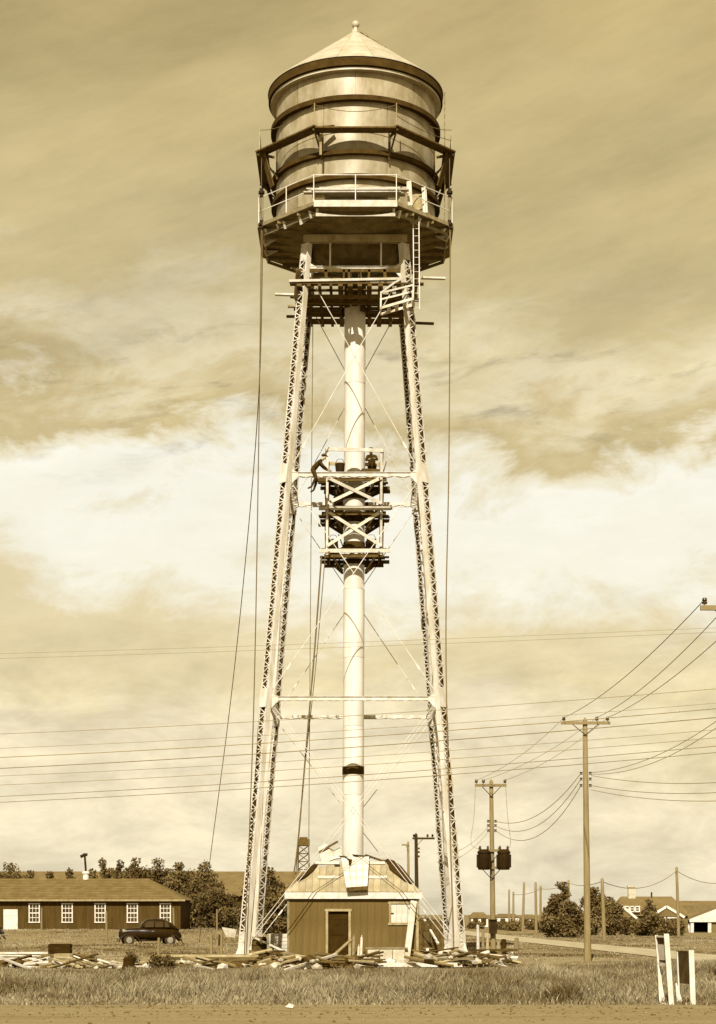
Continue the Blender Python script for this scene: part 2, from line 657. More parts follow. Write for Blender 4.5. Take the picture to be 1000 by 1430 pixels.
ZB, ZT = 0.35, 30.4
Z1, Z2, Z3 = 10.95, 20.45, 29.35
for sx_, sy_ in ((-1, -1), (1, -1), (-1, 1), (1, 1)):
    a = T(sx_ * wleg(ZB), sy_ * wleg(ZB), ZB)
    b = T(sx_ * wleg(ZT), sy_ * wleg(ZT), ZT)
    d = (b - a).normalized()
    er = Vector((sx_, sy_, 0)).normalized()
    er = (er - d * er.dot(d)).normalized()
    et = d.cross(er).normalized()
    lg = MB()
    lg.bar(a, a + d * 0.9, 0.36, 0.24, er)                            # solid foot
    leg = lg.build('leg', STEEL, tower)
    m = MB()
    m.bar(b - d * 0.7, b, 0.38, 0.25, er)
    m.build('head_block', STEEL, leg)
    for zz in (Z1, Z2):
        k = (zz - ZB) / (ZT - ZB)
        c = a.lerp(b, k)
        for s in (-1, 1):
            m = MB()
            m.bar(c - d * 0.40 + er * 0.150 * s, c + d * 0.40 + er * 0.150 * s, 0.44, 0.012, er)
            m.build('splice_plate', STEEL, leg)
    s = 0.205
    for q in (-1, 1):
        ch = MB()
        o = et * (s * q)
        ch.bar(a + o, b + o, 0.014, 0.25, er)                        # web
        for rr in (-1, 1):
            o2 = o - et * (0.030 * q) + er * (0.118 * rr)
            ch.bar(a + o2, b + o2, 0.04, 0.014, er)                   # flanges
        ch.build('channel', STEEL, leg)
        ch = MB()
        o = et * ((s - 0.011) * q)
        ch.bar(a + o, b + o, 0.004, 0.215, er)                        # dark strip painting in the shade inside the laced leg
        ch.build('shade_strip', WEBSHADE, leg)
    lac = MB()
    Lg = (b - a).length
    n = int(Lg / 0.25)
    for rr in (-1, 1):
        base = er * (0.131 * rr)
        for i in range(n):
            p0 = a + d * (Lg * i / n) + base
            p1 = a + d * (Lg * (i + 1) / n) + base
            q = 1 if (i + (rr > 0)) % 2 else -1
            lac.bar(p0 + et * (0.19 * q), p1 - et * (0.19 * q), 0.042, 0.010, er)
            if i % 2 == 0:
                lac.bar(p0 - et * 0.19, p0 + et * 0.19, 0.04, 0.008, er, 0.009 * rr)
    o = lac.build('lacing', STEEL, leg)
    o['kind'] = 'stuff'
    f = MB()
    f.box(a + Vector((0, 0, -0.03)), (0.75, 0.75, 0.06))
    f.add([a + Vector((-.3, -.02, 0)), a + Vector((.3, -.02, 0)), a + Vector((0.1, -.02, .55)), a + Vector((-.1, -.02, .55)),
           a + Vector((-.3, .02, 0)), a + Vector((.3, .02, 0)), a + Vector((0.1, .02, .55)), a + Vector((-.1, .02, .55))],
          [(0, 1, 2, 3), (7, 6, 5, 4), (0, 4, 5, 1), (1, 5, 6, 2), (2, 6, 7, 3), (3, 7, 4, 0)])
    f.build('base_plate', STEEL, leg)
    # concrete footings are set in the ground
    fo = MB()
    c = T(sx_ * wleg(0.2), sy_ * wleg(0.2), 0)
    fo.hexa([c + Vector((x * .75, y * .75, -.15)) for x, y in ((-1, -1), (1, -1), (1, 1), (-1, 1))], [c + Vector((x * .5, y * .5, .29)) for x, y in ((-1, -1), (1, -1), (1, 1), (-1, 1))])
    tag(fo.build('concrete_footing', CONC), {(-1, -1): 'concrete footing under the near tower leg left of the shed door', (1, -1): 'concrete footing under the near tower leg among the timber heap right of the shed',
                                              (-1, 1): 'concrete footing under the far tower leg behind the shed on the drum side', (1, 1): 'concrete footing under the far tower leg behind the shed on the plank fence side'}[(sx_, sy_)], 'footing', 'concrete tower footings')


def strut(p0, p1, inward):
    """two angles laced flat between them"""
    m = MB()
    inw = Vector(inward)
    m.bar(p0, p1, 0.03, 0.17, (0, 0, 1))
    m.bar(p0 + Vector((0, 0, .075)), p1 + Vector((0, 0, .075)), 0.12, 0.02)
    q0, q1 = p0 + inw * 0.32, p1 + inw * 0.32
    m.bar(q0, q1, 0.03, 0.13)
    Ls = (p1 - p0).length
    n = max(6, int(Ls / 0.33))
    for i in range(n):
        a = p0.lerp(p1, i / n) + (inw * 0.02 if i % 2 else inw * 0.30) - Vector((0, 0, .075))
        b = p0.lerp(p1, (i + 1) / n) + (inw * 0.30 if i % 2 else inw * 0.02) - Vector((0, 0, .075))
        m.bar(a, b, 0.07, 0.012)
    return m.build('strut', STEEL, tower)


corners = [(-1, -1), (1, -1), (1, 1), (-1, 1)]
for zz in (Z1, Z2, Z3):
    w = wleg(zz)
    for k in range(4):
        (ax, ay), (bx, by) = corners[k], corners[(k + 1) % 4]
        inn = Vector((-(ax + bx) / 2, -(ay + by) / 2, 0))
        p0, p1 = T(ax * w, ay * w, zz), T(bx * w, by * w, zz)
        dd = (p1 - p0).normalized() * 0.12
        strut(p0 + dd, p1 - dd, inn)
        for pp, sg in ((p0, 1), (p1, -1)):                            # gussets
            gm = MB()
            e = (p1 - p0).normalized() * sg * (1.0 if k == 0 else 0.55)
            off = -inn * 0.045
            gm.prism([pp + off + Vector((0, 0, .28)), pp + off + e * .16 + Vector((0, 0, .25)), pp + off + e * .5 + Vector((0, 0, .05)), pp + off + e * .5 - Vector((0, 0, .1)),
                      pp + off + e * .22 - Vector((0, 0, .4)), pp + off - Vector((0, 0, .4))], inn * 0.015)
            gm.build('gusset', STEEL, tower)


def brace(p0, p1, dbl=False):
    m = MB()
    d, s, u = frame_of(p1 - p0)
    for q in ((-0.07, 0.07) if dbl else (0,)):
        o = u * q
        m.path([p0 + o, p1 + o], 0.015 if dbl else 0.019, 6)
    b = m.build('brace_rod', STEEL, tower)
    if dbl:
        return
    c = p0.lerp(p1, 0.87 if p0.z > p1.z else 0.13)
    k = MB()
    k.bar(c - d * 0.16, c + d * 0.16, 0.06, 0.07 if not dbl else 0.22)
    k.build('turnbuckle', STEEL, b)


for (za, zb, dbl) in ((Z3 - 0.1, Z2 + 0.15, False), (Z2 - 0.15, Z1 + 0.15, False), (Z1 - 0.15, 0.75, True)):
    wa, wb = wleg(za) - 0.1, wleg(zb) - 0.1
    for k in range(4):
        (ax, ay), (bx, by) = corners[k], corners[(k + 1) % 4]
        if k != 0 and dbl:
            dbl_k = False
        else:
            dbl_k = dbl
        off = 0.03
        brace(T(ax * wa, ay * wa, za), T(bx * wb, by * wb, zb), dbl_k)
        nrm = Vector(((ax + bx) / 2, (ay + by) / 2, 0)) * 0.06
        brace(T(bx * wa, by * wa, za) + nrm, T(ax * wb, ay * wb, zb) + nrm, dbl_k)

# riser pipe
zr0, zr1 = 4.2, 31.0
nsec = 9
riser = None
for i in range(nsec):
    a, b = zr0 + (zr1 - zr0) * i / nsec, zr0 + (zr1 - zr0) * (i + 1) / nsec
    r = 0.455 + 0.006 * (i % 2)
    m = MB()
    m.lathe([(r, a + 0.005), (r, b - 0.005)], TC, 40, shear=0.004)
    if riser is None:
        riser = m.build('riser_pipe', RISER, tower, smooth=True)
        continue
    m.build('pipe_section', RISER, riser, smooth=True)
for zc, hh in ((gz(1075, 77.5), 0.36), (gz(783, 77.5), 0.22), (gz(760, 77.5), 0.30), (gz(722, 77.5), 0.34), (gz(690, 77.5), 0.30)):
    m = MB()
    m.lathe([(0.462, zc - hh / 2), (0.478, zc - hh / 2), (0.478, zc + hh / 2), (0.462, zc + hh / 2)], TC, 40, closed_prof=True, shear=0.004)
    m.build('pipe_band', DARKRING, riser, smooth=True)

# tank -----------------------------------------------------------
TR = 3.45
ZP = 31.35                                                            # walkway
zl = [31.25, 32.66, 33.68, 34.78, 35.92, 37.25]
CT = Vector((TC.x + 0.0040 * 34, TC.y, 0))
tank = MB()
tank.lathe([(TR - 0.02, 31.24), (TR - 0.02, 37.3), (0.02, 37.35)], CT, 72)
tank = tank.build('tank_shell', TANK, tower, smooth=True)
m = MB()
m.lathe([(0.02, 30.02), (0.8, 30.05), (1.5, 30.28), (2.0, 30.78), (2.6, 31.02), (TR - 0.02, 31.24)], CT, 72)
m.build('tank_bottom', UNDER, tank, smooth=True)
for k in range(5):
    npl = 8
    for j in range(npl):
        a0 = 2 * math.pi * (j + (0.5 if k % 2 else 0)) / npl + R(-90) + 0.0035
        a1 = a0 + 2 * math.pi / npl - 0.007
        rr = TR + (0.012 if k % 2 else 0.0)
        m = MB()
        m.lathe([(rr - 0.015, zl[k] + .01), (rr, zl[k] + .01), (rr, zl[k + 1] - .01), (rr - 0.015, zl[k + 1] - .01)], CT, 12, a0, a1, closed_prof=True)
        m.build('plate', TANK, tank, smooth=True)


def ring(name, r0, r1, z0, z1, mat_, parent):
    m = MB()
    m.lathe([(r0, z0), (r1, z0), (r1, z1), (r0, z1)], CT, 96, closed_prof=True)
    return m.build(name, mat_, parent, smooth=True)


for z_, rr, hh in ((35.92, 3.69, 0.20), (33.68, 3.67, 0.18), (32.66, 3.67, 0.18), (31.35, 3.62, 0.2)):
    ring('stiffener_ring', TR - 0.01, rr, z_ - hh / 2, z_ + hh / 2, DARKRING, tank)
ring('trim_ring', TR, 3.70, 37.06, 37.16, ROOFTIN, tank)
# roof
ZE = 37.56
roof = MB()
roof.lathe([(3.40, ZE - 0.36), (3.79, ZE - 0.36), (3.79, ZE - 0.01), (3.77, ZE - 0.01), (0.10, 40.36), (0.02, 40.37)], CT, 96)
roof = roof.build('roof', DARKRING, tower, smooth=True)
for j in range(16):
    a0 = 2 * math.pi * j / 16 + 0.002 + R(11)
    a1 = a0 + 2 * math.pi / 16 - 0.004
    m = MB()
    m.lathe([(3.82, ZE - 0.005), (3.82, ZE + 0.03), (0.14, 40.39), (0.14, 40.36)], CT, 6, a0, a1, closed_prof=True)
    m.build('roof_panel', ROOFTIN, roof, smooth=True)
fin = MB()
fin.lathe([(0.0, 40.34), (0.19, 40.36), (0.17, 40.46), (0.10, 40.52), (0.09, 40.60)], CT, 20)
fin.lathe([(0.165 * math.sin(math.pi * i / 10) + 0.001, 40.74 - 0.165 * math.cos(math.pi * i / 10)) for i in range(11)], CT, 20)
fin.build('finial', ROOFTIN, roof, smooth=True)
rl = MB()                                                             # roof ladder down the slope
ang = R(-22)
e = Vector((math.cos(ang), math.sin(ang), 0))
sd_ = Vector((-math.sin(ang), math.cos(ang), 0))


def rp_(r):
    return CT + e * r + Vector((0, 0, 40.46 - (r - 0.1) * (40.36 - ZE) / 3.68))


for s in (-.2, .2):
    rl.bar(rp_(.15) + sd_ * s, rp_(1.45) + sd_ * s, 0.04, 0.05)
for i in range(5):
    r = 0.3 + i * 0.27
    rl.bar(rp_(r) - sd_ * .2, rp_(r) + sd_ * .2, 0.04, 0.05)
rl.build('roof_ladder', OLDWOOD, roof)
# ladder on the tank side
ml = MB()
ex = CT.x + 3.84
for s in (-.2, .2):
    ml.bar((ex, CT.y - 0.9 + s, 31.3), (ex, CT.y - 0.9 + s, 37.2), 0.02, 0.03, (1, 0, 0))
for i in range(20):
    ml.bar((ex, CT.y - 1.1, 31.6 + i * 0.3), (ex, CT.y - .7, 31.6 + i * 0.3), 0.025, 0.025)
ml.build('tank_ladder', OLDWOOD, tower)


def octp(ap, z, k):
    a = R(-90 - 22.5 + 45 * k)
    r = ap / math.cos(R(22.5))
    return Vector((CT.x + r * math.cos(a), CT.y + r * math.sin(a), z))


# balcony
AP = 4.13
fl = MB()
fl.prism([octp(AP, ZP - 0.12, k) for k in range(8)], (0, 0, 0.07))
for i in range(9):                                                    # floor joists
    yy = -3.4 + i * 0.85
    hw = min(AP - 0.15, (AP * 1.0824 * 1.3066 - abs(yy)) if abs(yy) > 1.74 else AP - 0.15)
    hw = min(hw, AP - .15)
    fl.bar((CT.x - hw, CT.y + yy, ZP - 0.20), (CT.x + hw, CT.y + yy, ZP - 0.20), 0.10, 0.14)
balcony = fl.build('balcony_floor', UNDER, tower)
for k in range(8):
    p0, p1 = octp(AP + .03, ZP - .05, k), octp(AP + .03, ZP - .05, k + 1)
    m = MB()
    m.bar(p0, p1, 0.04, 0.27 if k == 0 else 0.15)
    m.build('fascia', NEWWOOD if k == 0 else OLDWOOD, balcony)
    # hanging ledger below, inset
    lo_ = .40 if k == 0 else .36
    q0, q1 = octp(AP - (.16 if k == 0 else .22), ZP - lo_, k), octp(AP - (.16 if k == 0 else .22), ZP - lo_, k + 1)
    m = MB()
    if k == 0:                                                        # paler and hollowed on top to imitate a sunlit crescent
        n_c = 12
        up_ = [q0.lerp(q1, i / n_c) + Vector((0, 0, .07 - .15 * math.sin(math.pi * i / n_c) ** .7)) for i in range(n_c + 1)]
        dn_ = [q0.lerp(q1, i / n_c) - Vector((0, 0, .10)) for i in range(n_c + 1)]
        th_ = Vector((0, .05, 0))
        for i in range(n_c):
            m.prism([dn_[i], dn_[i + 1], up_[i + 1], up_[i]], th_)
    else:
        m.bar(q0, q1, 0.05, 0.13)
    m.build('ledger', NEWWOOD if k == 0 else OLDWOOD, balcony)
    nin = (Vector((CT.x, CT.y, 0)) - (p0 + p1) / 2)
    nin.z = 0
    nin.normalize()
    for t_ in {0: (0.04, .96), 1: (.1, .22, .45, .6, .9), 7: (.08, .3, .42, .7, .88), 2: (.2, .55), 6: (.3, .7)}.get(k, (.5,)):
        c = p0.lerp(p1, t_) + nin * 0.12
        m = MB()
        e2 = (p1 - p0).normalized()
        dp = rng.uniform(.28, .55)
        m.prism([c + Vector((0, 0, -.16)) - e2 * .05, c + Vector((0, 0, -dp)) + nin * .12 - e2 * .05, c + nin * 0.62 + Vector((0, 0, -.16)) - e2 * .05], e2 * 0.10)
        m.build('bracket', STEEL, balcony)
    # railing
    for pp in ([p0, p0.lerp(p1, 0.5)] if k in (0, 1, 7) else [p0]):
        m = MB()
        pp = pp + nin * 0.05
        m.bar(pp, pp + Vector((0, 0, 1.22)), 0.038, 0.038)
        m.build('rail_post', STEEL, balcony)
    m = MB()
    for hgt in (1.2, 0.62):
        m.bar(p0 + nin * .05 + Vector((0, 0, hgt)), p1 + nin * .05 + Vector((0, 0, hgt)), 0.028, 0.03)
    m.build('handrail', STEEL, balcony)

# grillage under the tank
m = MB()
for yy in (-2.05, 2.05):
    m.bar(T(-2.2, yy, 30.62), T(2.2, yy, 30.62), 0.22, 0.32)
for xx in (-2.05, 2.05):
    m.bar(T(xx, -2.05, 30.62), T(xx, 2.05, 30.62), 0.22, 0.30)
m.build('girder', OLDWOOD, tower)
for xx in (-1.06, 1.10):
    for yy in (-2.05, 2.05):
        m = MB()
        m.bar(T(xx, yy, 29.4), T(xx, yy, 30.6), 0.07, 0.07)
        m.build('hanger', STEEL, tower)

# ================================================================ SCAFFOLDING ROUND THE TANK
ts = thing('tank_scaffold', (CT.x, CT.y, 34.0), 'painters plank scaffold hung in an octagon round the tank above the balcony', 'scaffold')
AS = 3.98
ZS = 34.42
up = Vector((0, 0, 1))
for k in range(8):
    p0, p1 = octp(AS, ZS, k), octp(AS, ZS, k + 1)
    d = (p1 - p0).normalized()
    m = MB()
    ex_ = 0.16 if k % 2 else 0.02
    off = 0.055 if k % 2 else 0.0
    m.bar(p0 - d * ex_ + up * off + (CT - p0).to_2d().normalized().to_3d() * .0, p1 + d * ex_ + up * off, 0.52, 0.06)
    m.build('plank', DARKWOOD, ts)
    nin = (Vector((CT.x, CT.y, 0)) - p0)
    nin.z = 0
    nin.normalize()
    m = MB()
    m.bar(p0 + nin * 0.55 - up * 0.07, p0 - nin * 0.22 - up * 0.07, 0.08, 0.09)
    m.bar(p0 - nin * 0.1 - up * 0.1, p0 + nin * 0.72 - up * 0.95, 0.06, 0.06)
    m.bar(p0 + nin * 0.66 + up * 0.3, p0 + nin * 0.66 - up * 1.0, 0.07, 0.07)
    m.build('bracket', DARKWOOD, ts)
    m = MB()
    m.bar(p0 - nin * .12 - up * .1, p0 - nin * .12 + up * 1.05, 0.04, 0.04)
    m.build('post', OLDWOOD, ts)
    m = MB()
    q0, q1 = p0 - nin * .12 + up * 0.98, None
    n2 = Vector((CT.x, CT.y, 0)) - p1
    n2.z = 0
    n2.normalize()
    q1 = p1 - n2 * .12 + up * 0.98
    for dz, sg in ((0, 0.28), (-0.45, 0.12)):
        if dz and k not in (1, 6, 2, 5):
            continue
        m.path([q0.lerp(q1, i / 10) + up * (dz - sg * 4 * (i / 10) * (1 - i / 10)) for i in range(11)], 0.014, 5)
    m.build('safety_line', ROPE, ts)
for k in (7, 6, 2, 3):
    p0 = octp(AS - 0.03, ZS, k)
    nin = (Vector((CT.x, CT.y, 0)) - p0)
    nin.z = 0
    nin.normalize()
    m = MB()
    m.bar(p0 + up * 0.02, p0 + nin * 0.42 - up * 1.35, 0.40, 0.05, nin)
    m.build('drop_board', DARKWOOD, ts)
m = MB()
p0 = octp(AS, ZS + .06, 0)
m.bar(p0 + Vector((-.1, 0.1, 0.03)), p0 + Vector((0.75, .3, 0.22)), 0.22, 0.04)
tag(m.build('plank', DARKWOOD), 'short loose plank sticking up from the front corner of the tank scaffold', 'plank')
m = MB()
c = octp(AS - .2, ZS, 0) + Vector((0.12, 0, 0))
m.bar(c - up * 0.1, c - up * 0.95, 0.10, 0.03)
tag(m.build('hanging_batten', OLDWOOD), 'narrow wooden batten hanging under the front corner of the tank scaffold', 'batten')

# hoists at the two outer corners
for k, lab in ((7, 'rope pulley hoist at the balcony corner above the long slanting guy rope'), (2, 'rope pulley hoist hung at the balcony corner beside the tank ladder')):
    p = octp(AS + 0.02, ZS - 1.2, k)
    p.y -= 0.2
    hst = thing('pulley_hoist', p - up * 2.2, lab, 'hoist', 'pulley hoists on the balcony')
    for zz in (-0.55, -1.9):
        m = MB()
        m.box(p + up * zz, (0.16, 0.12, 0.34))
        m.lathe([(0.02, -.06), (.13, -.05), (.13, .05), (.02, .06)], p + up * zz, 10)
        m.build('block', BLACK, hst)
    m = MB()
    m.path([p + up * .9, p - up * 0.5], 0.018, 5)
    for dx in (-.06, 0, .06):
        m.path([p - up * 0.6 + Vector((dx, 0, 0)), p - up * 1.85 + Vector((dx, 0, 0))], 0.014, 5)
    m.path([p - up * 1.9, p - up * 2.5], 0.018, 5)
    m.build('rope', ROPE, hst)

# boards on the balcony
for i, (x0, x1, yy, zz) in enumerate(((424, 560, -3.85, 31.86), (436, 571, -3.86, 31.94), (430, 562, -3.74, 32.03), (440, 566, -3.62, 31.86), (428, 548, -3.60, 32.10), (446, 574, -3.50, 32.18))):
    m = MB()
    D = CT.y + yy
    m.bar((gx(x0, D), D, zz), (gx(x1, D), D + rng.uniform(-.05, .05), zz + rng.uniform(-.02, .02)), 0.24, 0.05)
    tag(m.build('plank', NEWWOOD), 'pale plank lying in the small stack behind the front balcony railing', 'plank', 'planks stacked on the balcony')
for xx in (445, 550):
    D = CT.y - 3.72
    m = MB()
    m.bar((gx(xx, D), D, ZP - .02), (gx(xx, D), D, 31.83), 0.5, 0.12)
    tag(m.build('trestle_block', OLDWOOD), 'wooden block under the balcony plank stack, ' + ('the one nearer the tank ladder' if xx > 500 else 'the one away from the tank ladder'), 'block')
for xa, ya, xb, yb, D, lab in ((573, 287, 571, 253, 74.4, 'upright pale board standing at the balcony corner, the one nearer the tank middle'), (594, 297, 592, 262, 75.2, 'upright pale board standing on the balcony behind the corner, the one nearer the tank ladder')):
    m = MB()
    m.bar(px(xa, ya, D), px(xb, yb, D), 0.05, 0.20, (1, 0, 0))
    tag(m.build('upright_board', NEWWOOD), lab, 'board')
m = MB()
m.lathe([(0.02, 0), (.28, .0), (.30, .45), (.28, .9), (.02, .9)], (gx(583, 75.5), 75.5, ZP), 16)
tag(m.build('paint_drum', OLDWOOD, smooth=True), 'round drum standing on the balcony between two upright boards', 'drum')

# ================================================================ SCAFFOLD DECK UNDER THE TANK
ud = thing('upper_scaffold', T(0, 0, 28.2), 'dark plank deck of scaffolding between the leg tops under the tank', 'scaffold')
ZD = 28.52
for yy, x0, x1, ww, dz in ((-2.35, -2.75, 2.9, 0.28, 0.0), (-1.62, -2.5, 2.6, 0.22, 0.0), (-0.85, -2.8, 2.7, 0.34, 0.0), (-0.42, -2.6, 2.8, 0.30, 0.0), (0.15, -2.6, 2.6, 0.36, 0.0), (0.75, -2.7, 2.6, 0.34, 0.0),
                            (1.15, -2.6, 2.6, 0.3, 0.0), (2.25, -2.5, 2.7, 0.34, 0.0), (2.6, -2.7, 2.6, .26, 0)):
    m = MB()
    m.bar(T(x0, yy, ZD + .08), T(x1, yy + rng.uniform(-.06, .06), ZD + .08 + rng.uniform(-.02, .02)), ww, 0.05)
    m.build('plank', DARKWOOD, ud)
for xx in (-2.35, -1.95, -1.5, -1.02, -0.62, -.2, .2, .62, 1.08, 1.5, 2.0, 2.4):
    m = MB()
    m.bar(T(xx, -2.5, ZD), T(xx + rng.uniform(-.08, .08), 2.75, ZD), rng.uniform(0.12, 0.22), 0.10)
    m.build('joist', DARKWOOD, ud)
for xx in (-1.9, -1.2, -.5, -.25, .3, .55, 1.3, 2.0):
    m = MB()
    m.bar(T(xx, -2.2, ZD + .1), T(xx + rng.uniform(-.1, .1), -2.2, ZD + 0.75), rng.uniform(.08, .2), 0.06)
    m.build('stud', DARKWOOD, ud)
m = MB()
m.bar(T(-2.5, -2.2, ZD + .72), T(2.3, -2.2, ZD + .72), 0.06, 0.14)
m.build('ledger', DARKWOOD, ud)
for xx in (-2.5, 2.5):
    m = MB()
    m.bar(T(xx, -2.3, ZD - .55), T(xx + .1, -2.4, ZD + .62), .2, .08)
    m.build('upright', DARKWOOD, ud)
for k in range(10):
    a_ = 2 * math.pi * k / 10 + .3
    m = MB()
    rr_ = .60
    m.bar(T(rr_ * math.cos(a_), rr_ * math.sin(a_), ZD - rng.uniform(.1, .5)), T(rr_ * math.cos(a_), rr_ * math.sin(a_), 29.9), .05, .26, (math.cos(a_ + 1.57), math.sin(a_ + 1.57), 0))
    m.build('casing_board', DARKWOOD, ud)
for yy in (-1.9, -1.2, .45):
    m = MB()
    m.bar(T(-2.5, yy, ZD - .28), T(2.5, yy + .1, ZD - .30), .16, .12)
    m.build('ledger', DARKWOOD, ud)
# boards poking out of the deck
for xa, ya, xb, yb, D, ma, lab in ((384, 411, 412, 412, 76.6, NEWWOOD, 'pale board end poking out past the leg, above two darker board ends, under the tank'),
                                    (588, 388, 622, 389, 76.2, NEWWOOD, 'pale board end poking out past the ladder side leg just under the tank'),
                                    (578, 451, 606, 452, 80.6, DARKWOOD, 'dark board end poking out at the bottom of the deck under the tank'),
                                    (402, 428, 420, 428, 78.2, OLDWOOD, 'short board end in shade poking out of the deck under the tank'),
                                    (400, 442, 420, 442, 79.8, DARKWOOD, 'lowest dark board end poking out of the deck under the tank'),
                                    (404, 393, 560, 390, 75.55, NEWWOOD, 'long pale plank laid across the front of the deck under the tank')):
    m = MB()
    m.bar(px(xa, ya, D), px(xb, yb, D), 0.2, 0.07 if 'long' not in lab else 0.10)
    tag(m.build('board', ma), lab, 'board')
# ladder hung from the balcony
ld = MB()
D = 75.0
for xx in (577, 585):
    ld.bar((gx(xx, D), D, ZP - .1), (gx(xx + 1, D), D, gz(432, D)), 0.04, 0.04, (1, 0, 0))
for i in range(13):
    z_ = ZP - .35 - i * .3
    ld.bar((gx(577, D), D, z_), (gx(585.5, D), D, z_), 0.014, 0.014)
tag(ld.build('ladder', STEEL), 'narrow pale ladder hanging from the balcony down past the leg top', 'ladder')
# work cradle tilted beside the leg
wc = thing('work_cradle', px(555, 425, 74.9), 'pale tilted open frame work cradle tied beside the leg under the tank', 'cradle')
A, B = px(532, 430, 74.7), px(577, 417, 74.7)
A2, B2 = px(532, 409, 74.7), px(577, 398, 74.7)
bk = Vector((0, 0.8, 0.0))
m = MB()
m.bar(A, B, .06, .10)
m.bar(A + bk, B + bk, .06, .10)
m.bar(A, A + bk, .06, .08)
m.bar(B, B + bk, .06, .08)
for t_ in (.25, .5, .75):
    m.bar(A.lerp(B, t_), A.lerp(B, t_) + bk, .15, .03)
m.build('floor_frame', NEWWOOD, wc)
m = MB()
m.bar(A2, B2, .05, .07)
m.build('rail', NEWWOOD, wc)
m = MB()
m.bar(A2 + bk, B2 + bk, .05, .07)
m.build('rail', NEWWOOD, wc)
for p, q in ((A, A2), (B, B2), (A + bk, A2 + bk), (B + bk, B2 + bk)):
    m = MB()
    m.bar(p, q + up * .05, .06, .06)
    m.build('post', NEWWOOD, wc)
m = MB()
m.bar(A2, px(552, 394, 74.7), .07, .07)
m.bar(px(552, 394, 74.7), px(572, 384, 74.9), .07, .07)
m.build('arm', NEWWOOD, wc)

# ================================================================ SCAFFOLD ROUND THE RISER
ms = thing('riser_scaffold', T(0, 0, 17.6), 'square three level timber scaffold built round the riser pipe halfway up', 'scaffold')
hw = 1.16
LV = [gz(768, 77), gz(709, 77), gz(662, 77)]
ztop = gz(629, 77)
for sx_ in (-1, 1):
    for sy_ in (-1, 1):
        m = MB()
        m.bar(T(sx_ * hw, sy_ * hw, LV[0] - .25), T(sx_ * hw, sy_ * hw, ztop + .05), 0.10, 0.10)
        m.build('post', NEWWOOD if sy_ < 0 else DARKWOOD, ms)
for i, lz in enumerate(LV):
    for sy_ in (-1, 1):
        m = MB()
        m.bar(T(-hw - .35, sy_ * (hw + .07), lz - .08), T(hw + .4, sy_ * (hw + .07), lz - .08), 0.05, 0.16)
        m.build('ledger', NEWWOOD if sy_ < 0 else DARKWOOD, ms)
    for sx_ in (-1, 1):
        m = MB()
        m.bar(T(sx_ * (hw - .09), -hw - .2, lz - .2), T(sx_ * (hw - .09), hw + .2, lz - .2), 0.06, 0.14)
        m.build('ledger', DARKWOOD, ms)
    for yy in (-1.0, -.72, .72, 1.0):
        m = MB()
        m.bar(T(-hw - rng.uniform(.2, .5), yy, lz + .03), T(hw + rng.uniform(.2, .5), yy, lz + .03), 0.24, 0.05)
        m.build('plank', DARKWOOD, ms)
    for xx in (-1.0, -.74, .74, 1.0):
        m = MB()
        m.bar(T(xx, -.58, lz + .03), T(xx, .58, lz + .03), 0.22, 0.05)
        m.build('plank', DARKWOOD, ms)
for sy_ in (-1, 1):
    m = MB()
    m.bar(T(-hw - .06, sy_ * (hw + .07), ztop), T(hw + .08, sy_ * (hw + .07), ztop - .06), 0.05, 0.15)
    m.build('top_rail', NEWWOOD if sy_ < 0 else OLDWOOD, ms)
    for a, b in ((LV[0], LV[1]), (LV[1], LV[2])):
        m = MB()
        m.bar(T(-hw, sy_ * (hw + .12), a + .12), T(hw, sy_ * (hw + .12), b - .22), 0.035, 0.13)
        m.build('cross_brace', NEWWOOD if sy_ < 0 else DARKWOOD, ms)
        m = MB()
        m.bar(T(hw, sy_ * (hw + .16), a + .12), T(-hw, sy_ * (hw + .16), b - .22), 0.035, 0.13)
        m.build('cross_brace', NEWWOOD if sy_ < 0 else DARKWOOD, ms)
for sx_ in (-1, 1):
    m = MB()
    m.bar(T(sx_ * (hw + .07), -hw, ztop - .02), T(sx_ * (hw + .07), hw, ztop - .02), 0.05, 0.14)
    m.build('top_rail', OLDWOOD, ms)
    for a, b in ((LV[0], LV[1]), (LV[1], LV[2])):
        m = MB()
        m.bar(T(sx_ * (hw + .07), -hw, a + .1), T(sx_ * (hw + .07), hw, b - .3), 0.035, 0.13)
        m.build('cross_brace', DARKWOOD, ms)
        m = MB()
        m.bar(T(sx_ * (hw + .1), hw, a + .1), T(sx_ * (hw + .1), -hw, b - .3), 0.035, 0.13)
        m.build('cross_brace', DARKWOOD, ms)
for li, lz in enumerate(LV):
    for xx in (-.62, .66):
        m = MB()
        m.bar(T(xx + rng.uniform(-.1, .1), hw + .02, lz - .5), T(xx + rng.uniform(-.15, .15), hw + .02, lz + rng.uniform(.7, 1.1)), .14, .06)
        m.build('stud', DARKWOOD, ms)
    for sx_ in (-1, 1):
        m = MB()
        m.bar(T(sx_ * (hw - .02), -hw, lz - .02), T(sx_ * .5, -.2, lz - .75), .07, .10)
        m.build('knee_brace', DARKWOOD, ms)
        m = MB()
        m.bar(T(sx_ * (hw - .02), hw, lz - .02), T(sx_ * .5, .3, lz - .75), .07, .10)
        m.build('knee_brace', DARKWOOD, ms)
    for yy in (-1.12, 1.12):
        m = MB()
        m.bar(T(-hw - rng.uniform(.1, .5), yy, lz - .28), T(hw + rng.uniform(.1, .5), yy, lz - .26), .10, .14)
        m.build('bearer', DARKWOOD, ms)
    for k in range(3):
        m = MB()
        x_ = rng.uniform(-1, 1) * hw
        m.bar(T(x_, 1.15, lz + .1), T(x_ + rng.uniform(-.4, .4), 1.2, lz + rng.uniform(.6, 1.2)), .12, .04)
        m.build('stud', MUDWOOD, ms)
